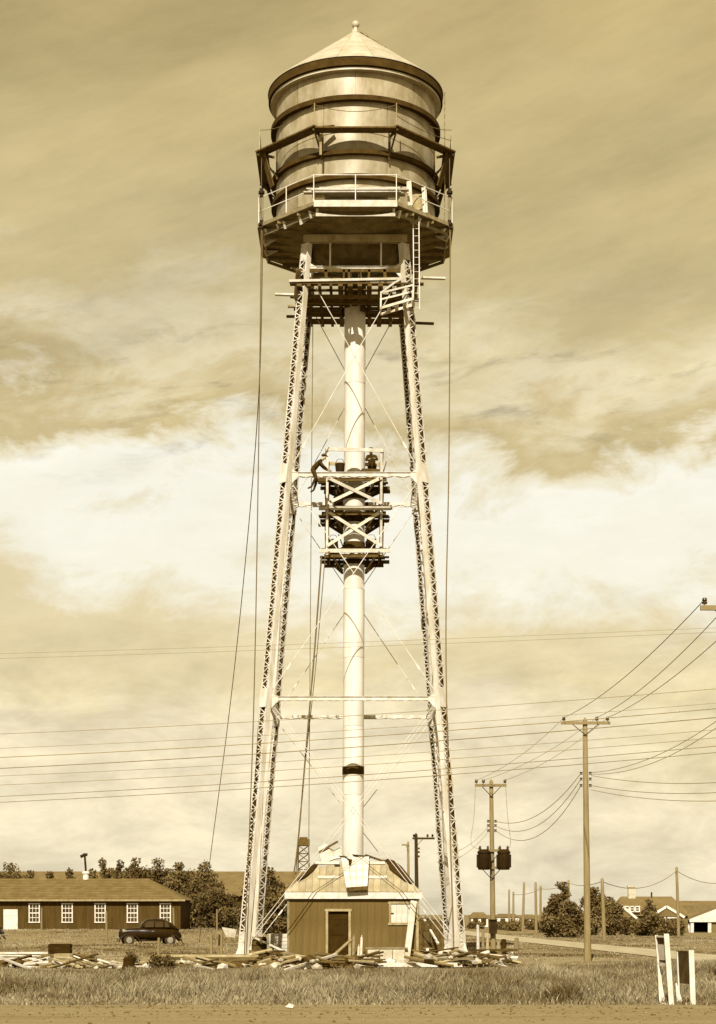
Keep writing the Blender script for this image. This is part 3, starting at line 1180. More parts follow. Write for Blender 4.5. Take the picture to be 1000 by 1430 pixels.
for (xx, yy, li, ma, nm, lab) in ((-.62, -.85, 2, BLACK, 'bucket', 'dark pail on the top level of the riser scaffold'), (-.68, -.88, 1, BLACK, 'bucket', 'dark pail on the middle level of the riser scaffold'),
                                   (-.9, -.8, 0, BLACK, 'bucket', 'dark pail on the lowest level of the riser scaffold beside the hanging rope'), (.75, -.85, 0, BLACK, 'bucket', 'dark pail on the lowest level of the riser scaffold on the ladder side')):
    b = thing('bucket', T(xx, yy, LV[li] + .055), lab, 'bucket', 'pails on the riser scaffold')
    m = MB()
    m.lathe([(.0, 0), (.17, 0), (.22, .42), (.20, .42), (.155, .03), (0, .03)], T(xx, yy, LV[li] + .055), 14)
    m.build('pail', ma, b, smooth=True)
    m = MB()
    m.path([T(xx - .21, yy, LV[li] + .47), T(xx - .1, yy, LV[li] + .68), T(xx + .1, yy, LV[li] + .68), T(xx + .21, yy, LV[li] + .47)], .012, 5)
    m.build('handle', ma, b)
m = MB()
m.bar(T(.3, -.95, LV[2] + .13), T(1.15, -.8, LV[2] + .13), .5, .14)
tag(m.build('tool_box', DARKWOOD), 'low dark tool box on the top level of the riser scaffold before the crouching worker', 'box')


# ---------------------------------------------------------------- people
def person(label, org, J, radii, edges, head, hands, capm=True, group=None):
    root = thing('person', org, label, 'person', group)
    names = list(J)
    me = bpy.data.meshes.new('skin_cage')
    me.from_pydata([J[n] for n in names], [(names.index(a), names.index(b)) for a, b in edges], [])
    o = bpy.data.objects.new('skin_cage', me)
    COL.objects.link(o)
    o.modifiers.new('skin', 'SKIN')
    if not me.skin_vertices:
        bpy.context.view_layer.objects.active = o
        bpy.ops.mesh.customdata_skin_add()
    sv = me.skin_vertices[0].data
    for i, n in enumerate(names):
        sv[i].radius = radii[n] if isinstance(radii[n], tuple) else (radii[n], radii[n])
        sv[i].use_root = (n == 'pelvis')
    s = o.modifiers.new('sub', 'SUBSURF')
    s.levels = s.render_levels = 2
    dg = bpy.context.evaluated_depsgraph_get()
    nm = bpy.data.meshes.new_from_object(o.evaluated_get(dg))
    COL.objects.unlink(o)
    bpy.data.objects.remove(o)
    nm.materials.clear()
    nm.materials.append(CLOTH)
    nm.materials.append(SKIN)
    nm.name = 'body'
    hc = Vector(head)
    for p in nm.polygons:
        c = p.center
        if (c - hc).length < 0.17 or any((c - Vector(h)).length < 0.13 for h in hands):
            p.material_index = 1
    nm.shade_smooth()
    bo = bpy.data.objects.new('body', nm)
    COL.objects.link(bo)
    bo.parent = root
    WLOC[bo.name] = Vector(org)
    return root


def hand_fingers(J, rad, edges, nm, wrist, dirv, side, upv=(0, 0, 1)):
    w = Vector(J[wrist])
    d = Vector(dirv).normalized()
    s = Vector(side).normalized()
    J[nm] = w + d * 0.09
    rad[nm] = (0.038, 0.026)
    edges.append((wrist, nm))
    for i, (o, ln) in enumerate(((-.033, .075), (-.011, .09), (.012, .085), (.034, .065))):
        k = f'{nm}_f{i}'
        J[k + 'a'] = w + d * (0.10 + ln * .5) + s * o * 1.1
        J[k + 'b'] = w + d * (0.10 + ln) + s * o * 1.2 - Vector(upv) * 0.025
        rad[k + 'a'] = rad[k + 'b'] = 0.009
        edges += [(nm, k + 'a'), (k + 'a', k + 'b')]
    J[nm + '_t'] = w + d * 0.06 + s * 0.07
    rad[nm + '_t'] = 0.011
    edges.append((nm, nm + '_t'))


# worker astride the front strut, bent over towards the scaffold
w2_ = wleg(Z2)
org = Vector((gx(437, 75.1), T(0, -w2_, 0).y + 0.12, Z2 + 0.09))
J = dict(pelvis=(0, 0, .12), waist=(.10, 0, .27), chest=(.24, 0, .42), neck=(.36, -.01, .53), head1=(.41, -.015, .59), head2=(.46, -.02, .68), nose=(.56, -.02, .63),
         sl=(.27, -.20, .45), el=(.44, -.27, .22), wl_=(.62, -.18, .10), sr=(.27, .20, .45), er=(.46, .25, .24), wr=(.66, .12, .10),
         hl=(-.01, -.13, .10), kl=(.14, -.28, -.24), al=(-.06, -.30, -.66), tl=(-.22, -.33, -.74),
         hr=(-.01, .13, .10), kr=(.16, .30, -.24), ar=(.02, .30, -.66), tr=(-.12, .33, -.74))
rad = dict(pelvis=(.16, .13), waist=(.16, .12), chest=(.19, .13), neck=.055, head1=.085, head2=.10, nose=.02, sl=.075, el=.05, wl_=.035, sr=.075, er=.05, wr=.035,
           hl=.10, kl=.07, al=.045, tl=.035, hr=.10, kr=.07, ar=.045, tr=.035)
E = [('pelvis', 'waist'), ('waist', 'chest'), ('chest', 'neck'), ('neck', 'head1'), ('head1', 'head2'), ('head1', 'nose'), ('chest', 'sl'), ('sl', 'el'), ('el', 'wl_'), ('chest', 'sr'), ('sr', 'er'), ('er', 'wr'),
     ('pelvis', 'hl'), ('hl', 'kl'), ('kl', 'al'), ('al', 'tl'), ('pelvis', 'hr'), ('hr', 'kr'), ('kr', 'ar'), ('ar', 'tr')]
hand_fingers(J, rad, E, 'hand_l', 'wl_', (.9, .3, -.2), (0, 1, 0))
hand_fingers(J, rad, E, 'hand_r', 'wr', (.9, -.3, -.2), (0, -1, 0))
p1_ = person('worker in dark clothes sitting astride the tower strut, legs hanging, bent towards the scaffold', org, J, rad, E, (.45, -.02, .65), (Vector((.70, -.15, .08)), Vector((.74, .09, .08))))


def cap(root, c, d):
    m = MB()
    c = Vector(c)
    w_ = wl(root) + c
    m.lathe([(.125 * math.cos(a), .10 * math.sin(a)) for a in (0, .4, .8, 1.2, 1.55)], w_, 14)
    dv = Vector(d).normalized()
    _, s_, _ = frame_of(dv)
    m.prism([w_ + s_ * .09, w_ + s_ * .07 + dv * .17, w_ - s_ * .07 + dv * .17, w_ - s_ * .09], (0, 0, .012))
    return m.build('cap', DARKWOOD, root, smooth=True)


cap(p1_, (.47, -.02, .71), (1, 0, -.2))
# worker standing behind the top rail of the riser scaffold
org = T(0.76, -0.30, LV[2] + 0.055)
J = dict(pelvis=(0, .12, .44), waist=(.0, .05, .60), chest=(-.02, -.05, .82), neck=(-.03, -.11, .95), head1=(-.035, -.15, 1.01), head2=(-.04, -.17, 1.11), nose=(-.07, -.27, 1.04),
         sl=(-.20, -.05, .86), el=(-.26, -.24, .64), wl_=(-.10, -.42, .66), sr=(.17, -.06, .86), er=(.23, -.27, .66), wr=(.10, -.44, .68),
         hl=(-.11, .10, .42), kl=(-.14, -.26, .50), al=(-.12, .06, .09), tl=(-.13, -.12, .04), hr=(.11, .10, .42), kr=(.15, -.27, .48), ar=(.13, .05, .09), tr=(.14, -.13, .04))
E = [('pelvis', 'waist'), ('waist', 'chest'), ('chest', 'neck'), ('neck', 'head1'), ('head1', 'head2'), ('head1', 'nose'), ('chest', 'sl'), ('sl', 'el'), ('el', 'wl_'), ('chest', 'sr'), ('sr', 'er'), ('er', 'wr'),
     ('pelvis', 'hl'), ('hl', 'kl'), ('kl', 'al'), ('al', 'tl'), ('pelvis', 'hr'), ('hr', 'kr'), ('kr', 'ar'), ('ar', 'tr')]
rad = {k: v for k, v in rad.items() if not k.startswith('hand')}
hand_fingers(J, rad, E, 'hand_l', 'wl_', (.5, -.8, -.1), (1, .3, 0))
hand_fingers(J, rad, E, 'hand_r', 'wr', (-.5, -.8, -.1), (-1, .3, 0))
p2_ = person('worker in dark clothes crouching behind the top rail of the riser scaffold', org, J, rad, E, (-.04, -.17, 1.07), (Vector((-.06, -.49, .66)), Vector((.06, -.51, .68))))
cap(p2_, (-.04, -.17, 1.14), (-.1, -1, -.2))


# ---------------------------------------------------------------- ropes hanging from the tower
def rope(pts, r, m, name, label, cat='rope', n=6, sub=8, group=None):
    # Catmull-Rom through the given points
    P = [Vector(p) for p in pts]
    outp = []
    for i in range(len(P) - 1):
        p0, p1, p2, p3 = P[max(i - 1, 0)], P[i], P[i + 1], P[min(i + 2, len(P) - 1)]
        for k in range(sub):
            t = k / sub
            outp.append(0.5 * ((2 * p1) + (p2 - p0) * t + (2 * p0 - 5 * p1 + 4 * p2 - p3) * t * t + (3 * p1 - p0 - 3 * p2 + p3) * t ** 3))
    outp.append(P[-1])
    o = MB().path(outp, r, n).build(name, m, smooth=True)
    return tag(o, label, cat, group)


rope([px(367, 322, 75.5), px(362, 540, 78), px(345, 760, 84), px(322, 980, 93), px(296, 1180, 106), px(278, 1318, 119)], 0.020, ROPE, 'guy_rope', 'long slanting guy rope running from the balcony down towards the trees')
rope([px(365, 322, 75), px(361, 640, 74), px(354, 1000, 73.5), px(341, 1338, 73)], 0.022, ROPE, 'hoist_rope', 'rope hanging from the balcony close beside the leg on the lumber stack side')
rope([px(629, 322, 75), px(627, 640, 74.5), px(623, 930, 74.2), px(634, 1338, 73.2)], 0.024, ROPE, 'hoist_rope', 'rope hanging from the balcony corner below the tank ladder')
rope([px(437, 452, 77), px(434, 800, 77), px(431, 1213, 77)], 0.017, OLDWOOD, 'hoist_rope', 'thin pale rope hanging straight from the deck under the tank to the shed roof')
rope([px(449, 776, 76.6), px(440, 900, 76.6), px(428, 1040, 76.8), px(416, 1178, 77), px(409, 1226, 77)], 0.034, ROPE, 'hose', 'dark hose hanging from the lowest level of the riser scaffold to the shed roof', 'hose')
rope([px(454, 778, 76.8), px(441, 930, 76.8), px(425, 1080, 77), px(413, 1222, 77.3)], 0.018, ROPE, 'hoist_rope', 'thin dark rope hanging beside the dark hose')

# ================================================================ VALVE SHED
SC = Vector((-0.20, 78.0, 0))
shed = thing('valve_shed', SC, 'small dark painted shed with torn open hip roof at the riser pipe foot', 'shed')
hs = 2.72
yf = SC.y - hs
zw = 2.72
bw_ = 0.302
x0 = SC.x - hs
core = MB()                                                           # framing behind the siding
for sx_, sy_ in ((-1, 0), (1, 0), (0, 1)):
    if sx_:
        core.box((SC.x + sx_ * (hs - .06), SC.y, zw / 2), (0.06, 2 * hs - .2, zw))
    else:
        core.box((SC.x, SC.y + hs - .06, zw / 2), (2 * hs - .2, .06, zw))
core.box((SC.x, SC.y, 0.05), (2 * hs - .3, 2 * hs - .3, 0.1))
core.build('frame', DARKWOOD, shed)
DX0, DX1, DZ = gx(456, yf), gx(489, yf), gz(1272, yf)
WX0, WX1, WZ0, WZ1 = gx(544, yf), gx(579, yf), gz(1291, yf), gz(1260, yf)
nb = 18
for i in range(nb):
    a, b = x0 + i * bw_, x0 + (i + 1) * bw_ - 0.004
    if i == nb - 1:
        b = SC.x + hs
    segs = [(0.02, zw)]
    spans = [(a, b, 0.02, zw)]

    def cut(sp, cx0, cx1, cz0, cz1):
        r = []
        for (p, q, u, v_) in sp:
            if q <= cx0 or p >= cx1 or v_ <= cz0 or u >= cz1:
                r.append((p, q, u, v_))
                continue
            if p < cx0:
                r.append((p, cx0, u, v_))
            if q > cx1:
                r.append((cx1, q, u, v_))
            p2, q2 = max(p, cx0), min(q, cx1)
            if u < cz0:
                r.append((p2, q2, u, cz0))
            if v_ > cz1:
                r.append((p2, q2, cz1, v_))
        return r
    spans = cut(spans, DX0, DX1, -1, DZ)
    spans = cut(spans, WX0, WX1, WZ0, WZ1)
    for (p, q, u, v_) in spans:
        if q - p > 0.01:
            m = MB()
            m.box(((p + q) / 2, yf + .012 + rng.uniform(0, .006), (u + v_) / 2), (q - p, 0.024, v_ - u))
            m.build('board', SHEDWALL, shed)
for sx_ in (-1, 1):
    for i in range(nb):
        m = MB()
        m.box((SC.x + sx_ * (hs - .012), yf + .03 + (i + .5) * .3, zw / 2), (0.024, 0.292, zw - .02))
        m.build('board', SHEDWALL, shed)
m = MB()
m.box((SC.x, SC.y + hs - .012, zw / 2), (2 * hs - .06, .024, zw - .02))
m.build('rear_wall', SHEDWALL, shed)
for xx, ma in ((SC.x - hs - .01, OLDWOOD), (SC.x + hs - .02, OLDWOOD)):
    m = MB()
    m.box((xx, yf - .012, zw / 2), (.10, .03, zw - .03))
    m.build('corner_board', ma, shed)
# door
fr = MB()
for xx in (DX0 + .02, DX1 - .02):
    fr.box((xx, yf - .01, DZ / 2), (0.10, 0.09, DZ))
fr.box(((DX0 + DX1) / 2, yf - .01, DZ + .03), (DX1 - DX0 + .14, 0.092, 0.10))
df = fr.build('door_frame', OLDWOOD, shed)
m = MB()
dw = DX1 - DX0 - .15
rot = Matrix.Rotation(R(0), 3, 'Z')
m.box(((DX0 + DX1) / 2, yf + .10, DZ / 2 - .01), (dw, 0.04, DZ - .06))
for zz in (.45, 1.15, 1.8):
    m.box(((DX0 + DX1) / 2, yf + .075, zz), (dw - .12, 0.02, 0.1))
door = m.build('door', DOORDARK, shed)
m = MB()
m.box((DX1 - .18, yf + .06, 1.0), (.05, .05, .12))
m.build('handle', BLACK, door)
# shuttered window
wf = MB()
cx, cz = (WX0 + WX1) / 2, (WZ0 + WZ1) / 2
for zz in (WZ0 + .02, WZ1 - .02):
    wf.box((cx, yf - .015, zz), (WX1 - WX0 + .12, .08, .09))
for xx in (WX0 + .02, WX1 - .02):
    wf.box((xx, yf - .015, cz), (.09, .078, WZ1 - WZ0 - .05))
win = wf.build('window', OLDWOOD, shed)
for i in range(4):
    wdt = (WX1 - WX0 - .14) / 4
    m = MB()
    m.box((WX0 + .07 + (i + .5) * wdt, yf + .005, cz), (wdt - .008, .03, WZ1 - WZ0 - .14))
    m.build('shutter_board', NEWWOOD, win)
for xx, zz in ((WX1 - .14, WZ1 - .26), (WX1 - .14, WZ0 + .2), (WX0 + .08, cz)):
    m = MB()
    m.box((xx, yf - .035, zz), (.2, .02, .04))
    m.build('hinge', BLACK, win)
# roof: boards on four hips, top left open round the riser
he, ht = hs + .14, 1.62
ze, zt = 2.90, 4.12
rf = MB()
rf.box((SC.x, SC.y, ze - .16), (2 * he - .12, 2 * he - .12, .03))
shroof = rf.build('roof', DARKWOOD, shed)
for k in range(4):
    ca, sa = [(1, 0), (0, 1), (-1, 0), (0, -1)][k]

    def rp2(u, t, off=0.0):
        """u: -1..1 along the side, t: 0 eave .. 1 top"""
        hh = he + (ht - he) * t
        x, y = u * hh, -hh
        z = ze + (zt - ze) * t + off
        return Vector((SC.x + x * ca - y * sa, SC.y + x * sa + y * ca, z))
    # fascia
    m = MB()
    a, b = rp2(-1, 0, -.14), rp2(1, 0, -.14)
    dd = (b - a).normalized() * .02
    m.bar(a - dd if k % 2 == 0 else a + dd * 1.2, b + dd if k % 2 == 0 else b - dd * 1.2, .04, .27)
    m.build('fascia', WHITE, shroof)
    nbr = 20
    for i in range(nbr):
        xa, xb = -he + 2 * he * i / nbr + .004, -he + 2 * he * (i + 1) / nbr - .004

        def tmax(x):
            return 1.0 if abs(x) <= ht else (he - abs(x)) / (he - ht)
        ta, tb = tmax(xa), tmax(xb)
        if k == 0 or k == 3:
            pass
        jag = rng.uniform(-.17, .06) if min(ta, tb) > .98 else rng.uniform(-.05, .0)

        def pt(x, t, off):
            hh = he + (ht - he) * t
            y = -hh
            z = ze + (zt - ze) * t + off
            return Vector((SC.x + x * ca - y * sa, SC.y + x * sa + y * ca, z))
        ta, tb = max(0.01, ta + jag), max(0.01, tb + jag)
        o_ = rng.uniform(0, .012)
        m = MB()
        m.hexa([pt(xa, 0, -.0 + o_), pt(xb, 0, -.0 + o_), pt(xb, tb, o_), pt(xa, ta, o_)], [pt(xa, 0, .03 + o_), pt(xb, 0, .03 + o_), pt(xb, tb, .03 + o_), pt(xa, ta, .03 + o_)])
        m.build('roof_board', SHEDROOF, shroof)
    if k == 0:
        for xa, xb, t_ in ((-1.62, -.62, .97), (.62, 1.35, .97), (-1.5, -.62, .46), (.62, 1.42, .46)):
            m = MB()
            m.bar(pt(xa, t_, .075), pt(xb, t_, .075), .16, .05, (0, -.7, .7))
            m.build('batten', NEWWOOD, shroof)
# splintered collar, leaning casing panel, torn tar paper, canvas
pan = thing('casing_panel', SC + Vector((0, -2.2, 3.2)), 'pale broken casing panel leaning on the shed roof against the foot of the riser pipe', 'panel')
tp = [px(476, 1196, 76.3), px(516, 1194, 76.3), px(513, 1240, 74.95), px(484, 1242, 74.95)]
dirs = Vector((0, .06, -.06)).normalized() * .06
for i in range(4):
    a0, a1 = i / 4 + .006, (i + 1) / 4 - .006
    lo = [tp[3].lerp(tp[2], a0), tp[3].lerp(tp[2], a1)]
    hi = [tp[0].lerp(tp[1], a0), tp[0].lerp(tp[1], a1)]
    cut_ = [0.70, .86, 1.0, 0.98][i]
    m = MB()
    q = [lo[0], lo[1], lo[1].lerp(hi[1], [.86, 1, 1.02, .95][i]), lo[0].lerp(hi[0], [1.05, .62, .9, 1.0][i])]
    m.prism(q, Vector((0, .05, -.03)))
    m.build('board', NEWWOOD, pan)
m = MB()
m.bar(tp[3] + Vector((0, -.03, .0)), tp[2] + Vector((0, -.03, .0)), .12, .16)
m.build('bottom_rail', DARKWOOD, pan)
for a0, a1, dz, th in ((-.06, .22, .02, .16), (.20, .40, -.12, .34), (.38, .66, .05, .12), (.62, 1.06, .0, .18)):
    m = MB()
    q0, q1 = tp[0].lerp(tp[1], a0), tp[0].lerp(tp[1], a1)
    m.prism([q0 + Vector((0, -.07, dz + .02)), q1 + Vector((0, -.07, dz - .04)), q1 + Vector((-.06, -.04, dz - th)), q0 + Vector((.09, -.04, dz - th * .7))], Vector((0, .14, 0)))
    m.build('dark_scrap', TARPAPER, pan)
m = MB()
rj = random.Random(3)


def sheet(pts_a, pts_b, ma, lab, cat, nm, th=.04):
    m_ = MB()
    n_ = len(pts_a)
    v_ = [Vector(p) for p in pts_a] + [Vector(p) for p in pts_b]
    v2_ = [p + Vector((0, th, -th)) for p in v_]
    fs_ = []
    for i_ in range(n_ - 1):
        fs_.append((i_, i_ + 1, n_ + i_ + 1, n_ + i_))
        fs_.append((2 * n_ + i_, 3 * n_ + i_, 3 * n_ + i_ + 1, 2 * n_ + i_ + 1))
    brd = list(range(n_)) + list(range(2 * n_ - 1, n_ - 1, -1))
    for i_ in range(len(brd)):
        j_ = (i_ + 1) % len(brd)
        fs_.append((brd[i_], brd[j_], brd[j_] + 2 * n_, brd[i_] + 2 * n_))
    m_.add(v_ + v2_, fs_)
    return tag(m_.build(nm, ma), lab, cat)




def hipR(x, y, o):
    return px(x, y, 77.8 / (1 + (x - 500) / F) - o)


def hipL(x, y, o):
    return px(x, y, 78.2 / (1 - (x - 500) / F) - o)


sheet([hipR(530, 1206, .0), hipR(541, 1199, .0), hipR(551, 1202, .0), hipR(561, 1210, .0), hipR(569, 1220, .0), hipR(578, 1232, .02)],
      [hipR(533, 1209, .25), hipR(540, 1213, .35), hipR(548, 1217, .4), hipR(556, 1222, .4), hipR(565, 1229, .35), hipR(574, 1233, .2)], TARPAPER,
      'black tar paper peeling along the shed roof hip on the shuttered window side', 'tar paper', 'tar_paper')
sheet([hipL(446, 1202, .0), hipL(436, 1208, .0), hipL(428, 1216, .0), hipL(416, 1227, .02)], [hipL(443, 1207, .3), hipL(437, 1216, .35), hipL(428, 1223, .35), hipL(415, 1230, .2)], TARPAPER,
      'black tar paper peeling along the shed roof hip on the door side', 'tar paper', 'tar_paper')
sheet([px(444, 1184, 77.3), px(455, 1178, 77.3), px(466, 1188, 77.3), px(477, 1182, 77.3)], [px(449, 1203, 76.6), px(458, 1203, 76.5), px(468, 1199, 76.5), px(477, 1198, 76.5)], CANVAS,
      'pale canvas sheet bunched on the shed roof beside the riser pipe', 'canvas', 'canvas_sheet')
for i, (xa, ya, xb, yb, D, lab) in enumerate(((440, 1206, 478, 1196, 76.7, 'dark broken rafter lying along the open roof top on the door side'), (510, 1194, 545, 1206, 76.9, 'dark broken rafter lying along the open roof top on the shuttered window side'),
                                               (446, 1190, 472, 1175, 77.0, 'dark stick jutting up from the open shed roof beside the canvas'))):
    m = MB()
    m.bar(px(xa, ya, D), px(xb, yb, D), .09, .09)
    tag(m.build('rafter', DARKWOOD), lab, 'rafter')
m = MB()
m.bar(px(567, 1346, 74.6), px(578, 1258, 75.15), .26, .05, (0, -1, 0))
tag(m.build('leaning_board', NEWWOOD), 'wide white board leaning against the shed front beside the shuttered window', 'board')
for i in range(3):
    m = MB()
    xx = gx(522 + i * 17.5, 74.6)
    m.box((xx, 74.75, .27), (.50, .40, .52), Matrix.Rotation(R(rng.uniform(-2, 2)), 3, 'Z'))
    tag(m.build('concrete_block', CONC), ['pale square block under the window plank, the one nearest the door', 'pale square block under the window plank, the middle one of three', 'pale square block under the window plank, the one beside the leaning white board'][i], 'block', 'blocks along the shed front')
m = MB()
m.box((gx(540, 74.6), 74.75, .565), (1.75, .46, .07))
tag(m.build('bench_plank', OLDWOOD), 'thick plank lying on three pale blocks below the shed window', 'plank')
for xx, y0_, y1_, lab in ((493, 1343, 1308, 'slim stake standing in the rubble right beside the shed door frame'), (500, 1342, 1322, 'short pale pointed stake standing before the shed wall'), (504, 1342, 1309, 'tall thin pale pointed stake standing before the shed wall')):
    m = MB()
    D = 74.5
    m.bar(px(xx, y0_, D), px(xx + 1, y1_, D), .09, .06)
    m.bar(px(xx + 1, y1_, D), px(xx + 1.3, y1_ - 3, D), .03, .03)
    tag(m.build('stake', NEWWOOD if 'pale' in lab else OLDWOOD), lab, 'stake')


# ================================================================ UTILITY POLES AND WIRES
def insulator(m, p, s=1.0):
    m.lathe([(.012, -.08), (.012, .0), (.06 * s, .0), (.075 * s, .05), (.045 * s, .07), (.07 * s, .10), (.05 * s, .16), (.0, .17)], p, 10)


def ut_pole(base, top, r0, r1, label, group='utility poles', arms=(), pins=(), racks=(), cat='utility pole', n=12):
    root = thing('utility_pole', base, label, cat, group)
    m = MB()
    base, top = Vector(base), Vector(top)
    m.path([base - Vector((0, 0, .3)), base.lerp(top, .33), base.lerp(top, .66), top, top + Vector((0, 0, .12))], [r0, r0 * .67 + r1 * .33, r0 * .33 + r1 * .67, r1, .02], n)
    m.build('shaft', POLEWOOD, root, smooth=True)
    for (xa, xb, z, yo) in arms:
        m = MB()
        m.bar((xa, base.y - yo, z), (xb, base.y - yo, z), .10, .12)
        arm = m.build('crossarm', POLEWOOD, root)
        m = MB()
        xm = top.x
        for s in (-1, 1):
            e_ = xm + s * min(.55, abs(xb - xa) * .3)
            if min(xa, xb) - .05 < e_ < max(xa, xb) + .05:
                m.bar((xm, base.y - yo - .03, z - .5), (e_, base.y - yo - .03, z - .05), .03, .03)
        if m.v:
            m.build('arm_brace', BLACK, arm)
    for p in pins:
        m = MB()
        insulator(m, p)
        m.build('insulator', CERAMIC, root, smooth=True)
    for p in racks:
        m = MB()
        m.lathe([(.01, -.06), (.07, -.055), (.045, -.01), (.045, .01), (.07, .055), (.01, .06)], p, 10)
        m.build('spool', CERAMIC, root, smooth=True)
    return root


def wire(p0, p1, sag, r, label, group=None, n=14, m=None):
    p0, p1 = Vector(p0), Vector(p1)
    r *= 0.78
    pts = [p0.lerp(p1, i / n) - Vector((0, 0, sag * 4 * (i / n) * (1 - i / n))) for i in range(n + 1)]
    o = MB().path(pts, r, 5, False).build('overhead_wire', m or WIRE, fix=False, smooth=True)
    return tag(o, label, 'wire', group)


DP = 74.6
arm_z = gz(1010, DP)
main_pins = [Vector((gx(x, DP), DP - .12, arm_z + .10)) for x in (787, 833, 848)]
rk = [Vector((gx(818, DP) + s * .19, DP, gz(y, DP))) for y in (1080, 1088, 1097) for s in (-1, 1)]
ut_pole((gx(821, DP), DP, 0), (gx(817, DP), DP, gz(1006, DP)), .155, .095, 'tall bare wooden utility pole with one crossarm standing alone in the grass before the lane',
        arms=[(gx(783, DP), gx(852, DP), arm_z, .12)], pins=main_pins, racks=rk)
DN = 46.0
near_pins = [Vector((gx(x, DN), DN - .1, gz(849, DN) + .08)) for x in (983, 1022, 1060)]
ut_pole((gx(1030, DN), DN, 0), (gx(1026, DN), DN, gz(832, DN)), .16, .10, 'nearest utility pole beyond the picture edge, only its crossarm end showing',
        arms=[(gx(977, DN), gx(1075, DN), gz(850, DN), .12)], pins=near_pins)
DT = 80.0
tx = gx(687, DT)
t_pins = [Vector((gx(x, DT), DT - .1, gz(1096, DT) + .08)) for x in (665, 675, 705)]
trk = [Vector((tx + s * .16, DT, gz(y, DT))) for y in (1147, 1153, 1160) for s in (-1, 1)]
tpole = ut_pole((gx(689, DT), DT, 0), (gx(686, DT), DT, gz(1092, DT)), .13, .085, 'utility pole carrying two dark transformers beside the tower leg',
                arms=[(gx(663, DT), gx(707, DT), gz(1097, DT), .12), (gx(668, DT), gx(711, DT), gz(1188, DT), .14), (gx(668, DT), gx(711, DT), gz(1212, DT), .14)], pins=t_pins, racks=trk)
for xx, lab in ((675, 'dark cylindrical transformer hung on the pole on the side nearer the tower leg'), (702.5, 'dark cylindrical transformer hung on the pole on the side facing the lane')):
    c = px(xx, 1215, DT)
    c.y -= .42
    tr_ = thing('transformer', c, lab, 'transformer', 'transformers on the pole')
    m = MB()
    m.lathe([(0, 0), (.24, .0), (.27, .04), (.27, .72), (.30, .74), (.30, .80), (.16, .90), (0, .92)], c, 18)
    m.build('tank', BLACK, tr_, smooth=True)
    for k in range(10):
        a = 2 * math.pi * k / 10
        m = MB()
        m.bar(c + Vector((math.cos(a) * .30, math.sin(a) * .30, .1)), c + Vector((math.cos(a) * .30, math.sin(a) * .30, .68)), .03, .06, (math.cos(a), math.sin(a), 0))
        m.build('cooling_fin', BLACK, tr_)
    for sx_ in (-1, 1):
        m = MB()
        insulator(m, c + Vector((sx_ * .17, 0, .9)), .8)
        m.build('bushing', CERAMIC, tr_, smooth=True)
        m = MB()
        m.bar(c + Vector((sx_ * .2, .32, .2)), c + Vector((sx_ * .2, .32, 1.0)), .04, .03)
        m.build('hanger', BLACK, tr_)
m = MB()
m.box(px(688, 1294, DT) + Vector((0, -.25, 0)), (.34, .26, .62))
m.box(px(688, 1284.5, DT) + Vector((0, -.27, 0)), (.40, .34, .04))
tag(m.build('switch_box', BLACK), 'small black switch box fixed low on the transformer pole', 'switch box')

DB = 112.0
bp = ut_pole((gx(583, DB), DB, 0), (gx(581, DB), DB, gz(1166, DB)), .15, .10, 'utility pole with a crossarm rising behind the shed roof', arms=[(gx(576, DB), gx(607, DB), gz(1171, DB), .12)],
             pins=[Vector((gx(x, DB), DB - .1, gz(1170, DB) + .05)) for x in (578, 597, 604)], racks=[Vector((gx(581, DB) + .18, DB, gz(y, DB))) for y in (1185, 1190, 1196)])
D = 140.0
ut_pole((gx(571, D), D, tz(gx(571, D), D)), (gx(570, D), D, gz(1177, D)), .12, .09, 'slim utility pole farther off behind the shed roof, without transformers', arms=[(gx(561, D), gx(571, D), gz(1180, D), .1)])
far_poles = [(945, 948, 1212, 1303, 165, 'leaning bare pole standing before the bungalow roof'), (841, 844, 1228, 1313, 135, 'slim pale pole standing between the leafy trees across the lane'),
             (711, 711, 1243, 1298, 250, 'far pole in the row down the lane, shortest and nearest the transformers'), (717, 717, 1246, 1300, 235, 'far pole in the row down the lane, second from the transformers'),
             (732, 730, 1233, 1303, 200, 'far pole in the row down the lane, leaning a little towards the trees'), (748, 749, 1233, 1306, 185, 'far pole in the row down the lane, fourth from the transformers'),
             (755, 755, 1238, 1300, 215, 'far pole in the row down the lane, last before the leafy tree'), (794, 794, 1230, 1300, 200, 'far pole whose top shows above the leafy tree across the lane')]
for xt, xb, yt, yb, D, lab in far_poles:
    x_ = gx(xb, D)
    ut_pole((x_, D, tz(x_, D)), (gx(xt, D), D, gz(yt, D)), .16, .12, lab, group='far poles down the lane', n=8)
ptops = [px(1040, 1222, 180), px(945, 1216, 165), px(841, 1231, 135), px(794, 1233, 200), px(755, 1241, 215), px(717, 1249, 235)]
for i in range(5):
    wire(ptops[i], ptops[i + 1], 1.0 if i < 2 else .3, .04, ['cable sagging from the leaning pole out over the white garage', 'cable sagging between the leaning pole and the slim pale pole', 'cable between the slim pale pole and the pole above the leafy tree',
                                          'cable between the two far poles above the leafy tree', 'cable between the farthest poles down the lane'][i], 'cables along the far poles')
